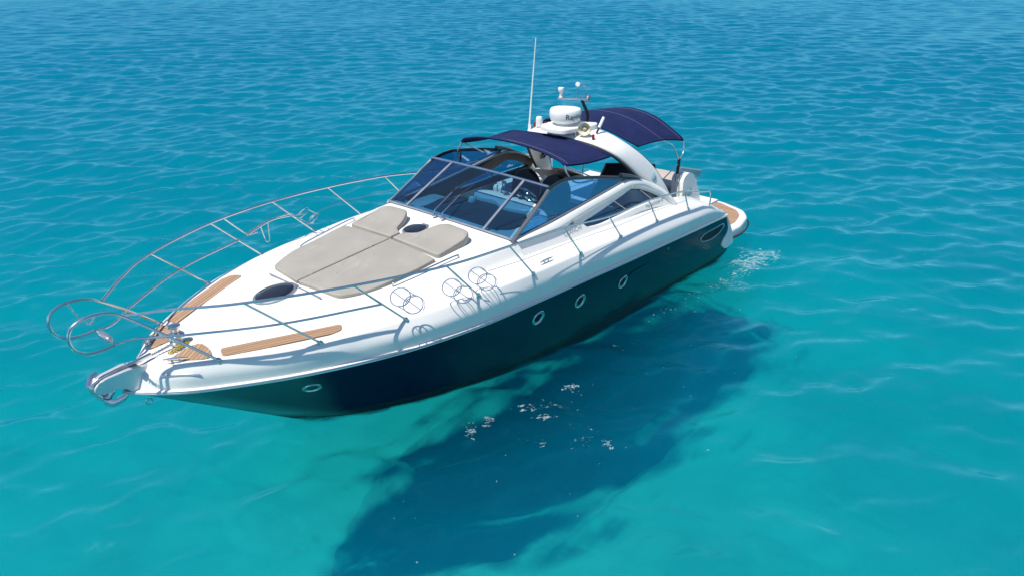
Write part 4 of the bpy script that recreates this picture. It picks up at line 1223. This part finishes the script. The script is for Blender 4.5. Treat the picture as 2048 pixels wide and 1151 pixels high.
for sd in (1, -1):
    def hp(a, b, d):
        p, n = hull_pt(a, b); p = p + n * (d - .004); return (p.x, sd * p.y, p.z)
    poly = rounded([(1.82,.80),(1.66,.69),(1.27,.62),(.91,.64),(.70,.74),(.74,.80),(.92,.815),(1.32,.835),(1.62,.85)], .06, 4)
    v = YB(); v.add(*panel(poly, [], hp, .010)); ve = v.part('engine_vent', M['hole'])
    r = YB(); r.add(*tube([hp(a, b, .008) for a, b in poly], .013, 6, True)); r.part('vent_rim', M['steel'], ve)
    poly = rounded([(4.22,.66),(4.18,.88),(3.85,.90),(3.62,.88),(3.9,.74)], .05, 4)
    s = YB(); s.add(*panel(poly, [], hp, .012)); s.part('hull_recess', M['navy'], angle=30)
    tp_, n = hull_pt(3.05, .99)
    d_ = YB(); d_.add(*lathe([(.02, 0), (.02, .01), (.01, .012)], (tp_.x, sd * tp_.y, tp_.z), (n.x, sd * n.y, n.z), 10)); d_.part('drain_outlet', M['steel'])

# ---- lettering on the cabin side
def cabin_letters(body, size, x, z, slope, shear, sd=1, mat='greyink'):
    V, F = text_mesh(body, size, shear); t = YB(); VV = []
    for p in V:
        a = x - sd * 0 - p[0] if sd > 0 else x + p[0]
        b = z + p[1] + p[0] * slope
        q = fside(sd, -.004)(a, b, 0); VV.append(q)
    t.add(VV, F).part('lettering', M[mat], smooth=False)
for sd in (1, -1):
    cabin_letters('CRANCHI', .10, 5.22, 1.775, .03 if sd > 0 else -.03, .0, sd)
    cabin_letters('Mediterran\u00e9e 43', .085, 2.98, 1.695, .0, .35, sd)
    e = YB(); q0 = Vector(fside(sd, -.006)(5.20, 1.90, 0))
    e.add(*tube([q0 + Vector((.05,0,.03)), q0 + Vector((-.05,0,.05)), q0 + Vector((.04,0,0)), q0 + Vector((-.06,0,.01))], .007, 5)); e.add(*tube([q0 + Vector((.05,0,-.02)), q0 + Vector((-.05,0,-.01))], .007, 5)); e.part('emblem', M['greyink'])

# ------------------------------------------------------------------ sunpad cushions (loose, laid on the coachroof)
def cushion(poly, rads, thick, label, cen, bev=.02):
    bm = slab(rounded(poly, rads, 4), lambda x, y: deckz(x, y) + .004, thick, bev, 4, 5, .12)
    b = MB(); b.from_bm(bm)
    o = b.build('sun_cushion', M['cushion'], None, True, 50)
    me = o.data
    off = Vector((cen[0], cen[1], deckz(cen[0], cen[1])))
    for v in me.vertices: v.co -= off
    o.location = off
    tag(o, label, 'cushion', 'sunpad cushions on the foredeck')
thin = lambda x, y: .05 + .010 * math.sin(7 * x + 3 * y) * math.sin(5 * y)
def wedge(x, y): return .06 + .075 * max(0, min(1, (7.35 - x) / .35)) ** 1.3
A = [(9.27,.012),(9.16,.74),(8.85,.90),(8.3,1.0),(7.70,1.00),(7.66,.012)]
cushion(A, [.02,.10,.25,.3,.03,.02], thin, 'long flat beige cushion on the side of the sunpad nearer the portholes', (8.4, .5))
cushion([(a, -b) for a, b in A], [.02,.10,.25,.3,.03,.02], thin, 'long flat beige cushion on the far side of the sunpad, beside the water', (8.4, -.5))
B = [(7.63,.02),(7.62,.97),(7.03,.97),(6.90,.88),(6.90,.46),(7.00,.36),(7.16,.26),(7.36,.20),(7.44,.02)]
cushion(B, [.03,.06,.08,.1,.05,.08,.1,.1,.03], wedge, 'raised beige headrest cushion behind the oval hatch, on the side nearer the portholes', (7.3, .5))
cushion([(a, -b) for a, b in B], [.03,.06,.08,.1,.05,.08,.1,.1,.03], wedge, 'raised beige headrest cushion beside the oval hatch, on the far side of the sunpad', (7.3, -.5))

# ------------------------------------------------------------------ foam: flakes lying on the water
def foam_mat():
    m, nt, p = new_mat('sea_foam')
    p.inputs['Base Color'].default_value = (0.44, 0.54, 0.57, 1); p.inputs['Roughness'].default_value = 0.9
    tc = N(nt, 'ShaderNodeTexCoord'); nz = N(nt, 'ShaderNodeTexNoise'); nz.inputs['Scale'].default_value = 48; nz.inputs['Detail'].default_value = 5
    nt.links.new(tc.outputs['Object'], nz.inputs['Vector'])
    mr = N(nt, 'ShaderNodeMapRange'); mr.inputs['From Min'].default_value = 0.42; mr.inputs['From Max'].default_value = 0.58; mr.inputs['To Max'].default_value = 0.5
    nt.links.new(nz.outputs[0], mr.inputs['Value']); nt.links.new(mr.outputs[0], p.inputs['Alpha'])
    return m
FR = np.random.RandomState(3)
def flakes(spots, name):
    V, F = [], []
    for x, y, sx, sy, an in spots:
        k = 9; base = len(V); rad = FR.uniform(.55, 1.25, k)
        for i in range(k):
            t = 2 * math.pi * i / k; u, v = sx * rad[i] * math.cos(t), sy * rad[i] * math.sin(t)
            V.append((x + u * math.cos(an) - v * math.sin(an), y + u * math.sin(an) + v * math.cos(an), 0))
        F.append(tuple(range(base, base + k)))
    V = np.array(V); V[:, 2] = wave_h(V[:, 0], V[:, 1], 0.105) + 0.007
    b = MB(); b.add(V.tolist(), F); return b.build(name, foam_mat(), None, False)
def cluster(cx, cy, rx, ry, an, n, s0, s1):
    out = []
    for _ in range(n):
        u, v = FR.normal(0, .5), FR.normal(0, .5)
        x, y = cx + u * rx * math.cos(an) - v * ry * math.sin(an), cy + u * rx * math.sin(an) + v * ry * math.cos(an)
        s_ = s0 * (s1 / s0) ** (FR.uniform(0, 1) ** 2.2); out.append((x, y, s_ * FR.uniform(.9, 2.2), s_ * FR.uniform(.5, .9), WIND + math.pi / 2 + FR.normal(0, .5)))
    return out
flk = []
for c in ((8.22,2.1,.25,.08,.9,26,.006,.05),(7.95,2.16,.2,.07,.5,22,.006,.055),(7.32,2.42,.3,.08,2.4,40,.006,.03),(7.37,2.72,.18,.06,2.4,14,.01,.065),(6.95,2.66,.22,.05,2.0,20,.006,.028),(6.55,2.55,.25,.08,2.2,26,.006,.035),(7.39,3.75,.16,.07,.9,20,.008,.05),(7.5,3.45,.3,.2,.4,24,.005,.018),(7.9,3.1,.2,.06,1.0,10,.006,.04),(5.0,2.2,.5,.15,2.5,22,.005,.018),(3.6,2.25,.7,.2,2.8,40,.005,.02)):
    flk += cluster(*c)
for _ in range(110):
    flk.append((FR.uniform(-4, 11), FR.uniform(2.3, 5.2), FR.uniform(.004, .014), FR.uniform(.004, .010), 0))
tag(flakes(flk, 'foam'), 'white foam flecks drifting on the dark shadowed water beside the hull', 'foam', kind='stuff')
st_ = []
for c in ((.15,2.42,.65,.28,2.7,260,.012,.075),(.75,2.55,.5,.16,3.0,120,.008,.05),(-.3,2.35,.35,.25,2.2,120,.008,.05),(1.6,2.5,.6,.2,2.9,70,.006,.03),(1.5,2.95,.6,.2,2.7,60,.006,.028),(2.3,2.4,.6,.2,2.9,40,.006,.022)):
    st_ += cluster(*c)
tag(flakes(st_, 'foam'), 'churned white foam on the water below the stern platform', 'foam', kind='stuff')
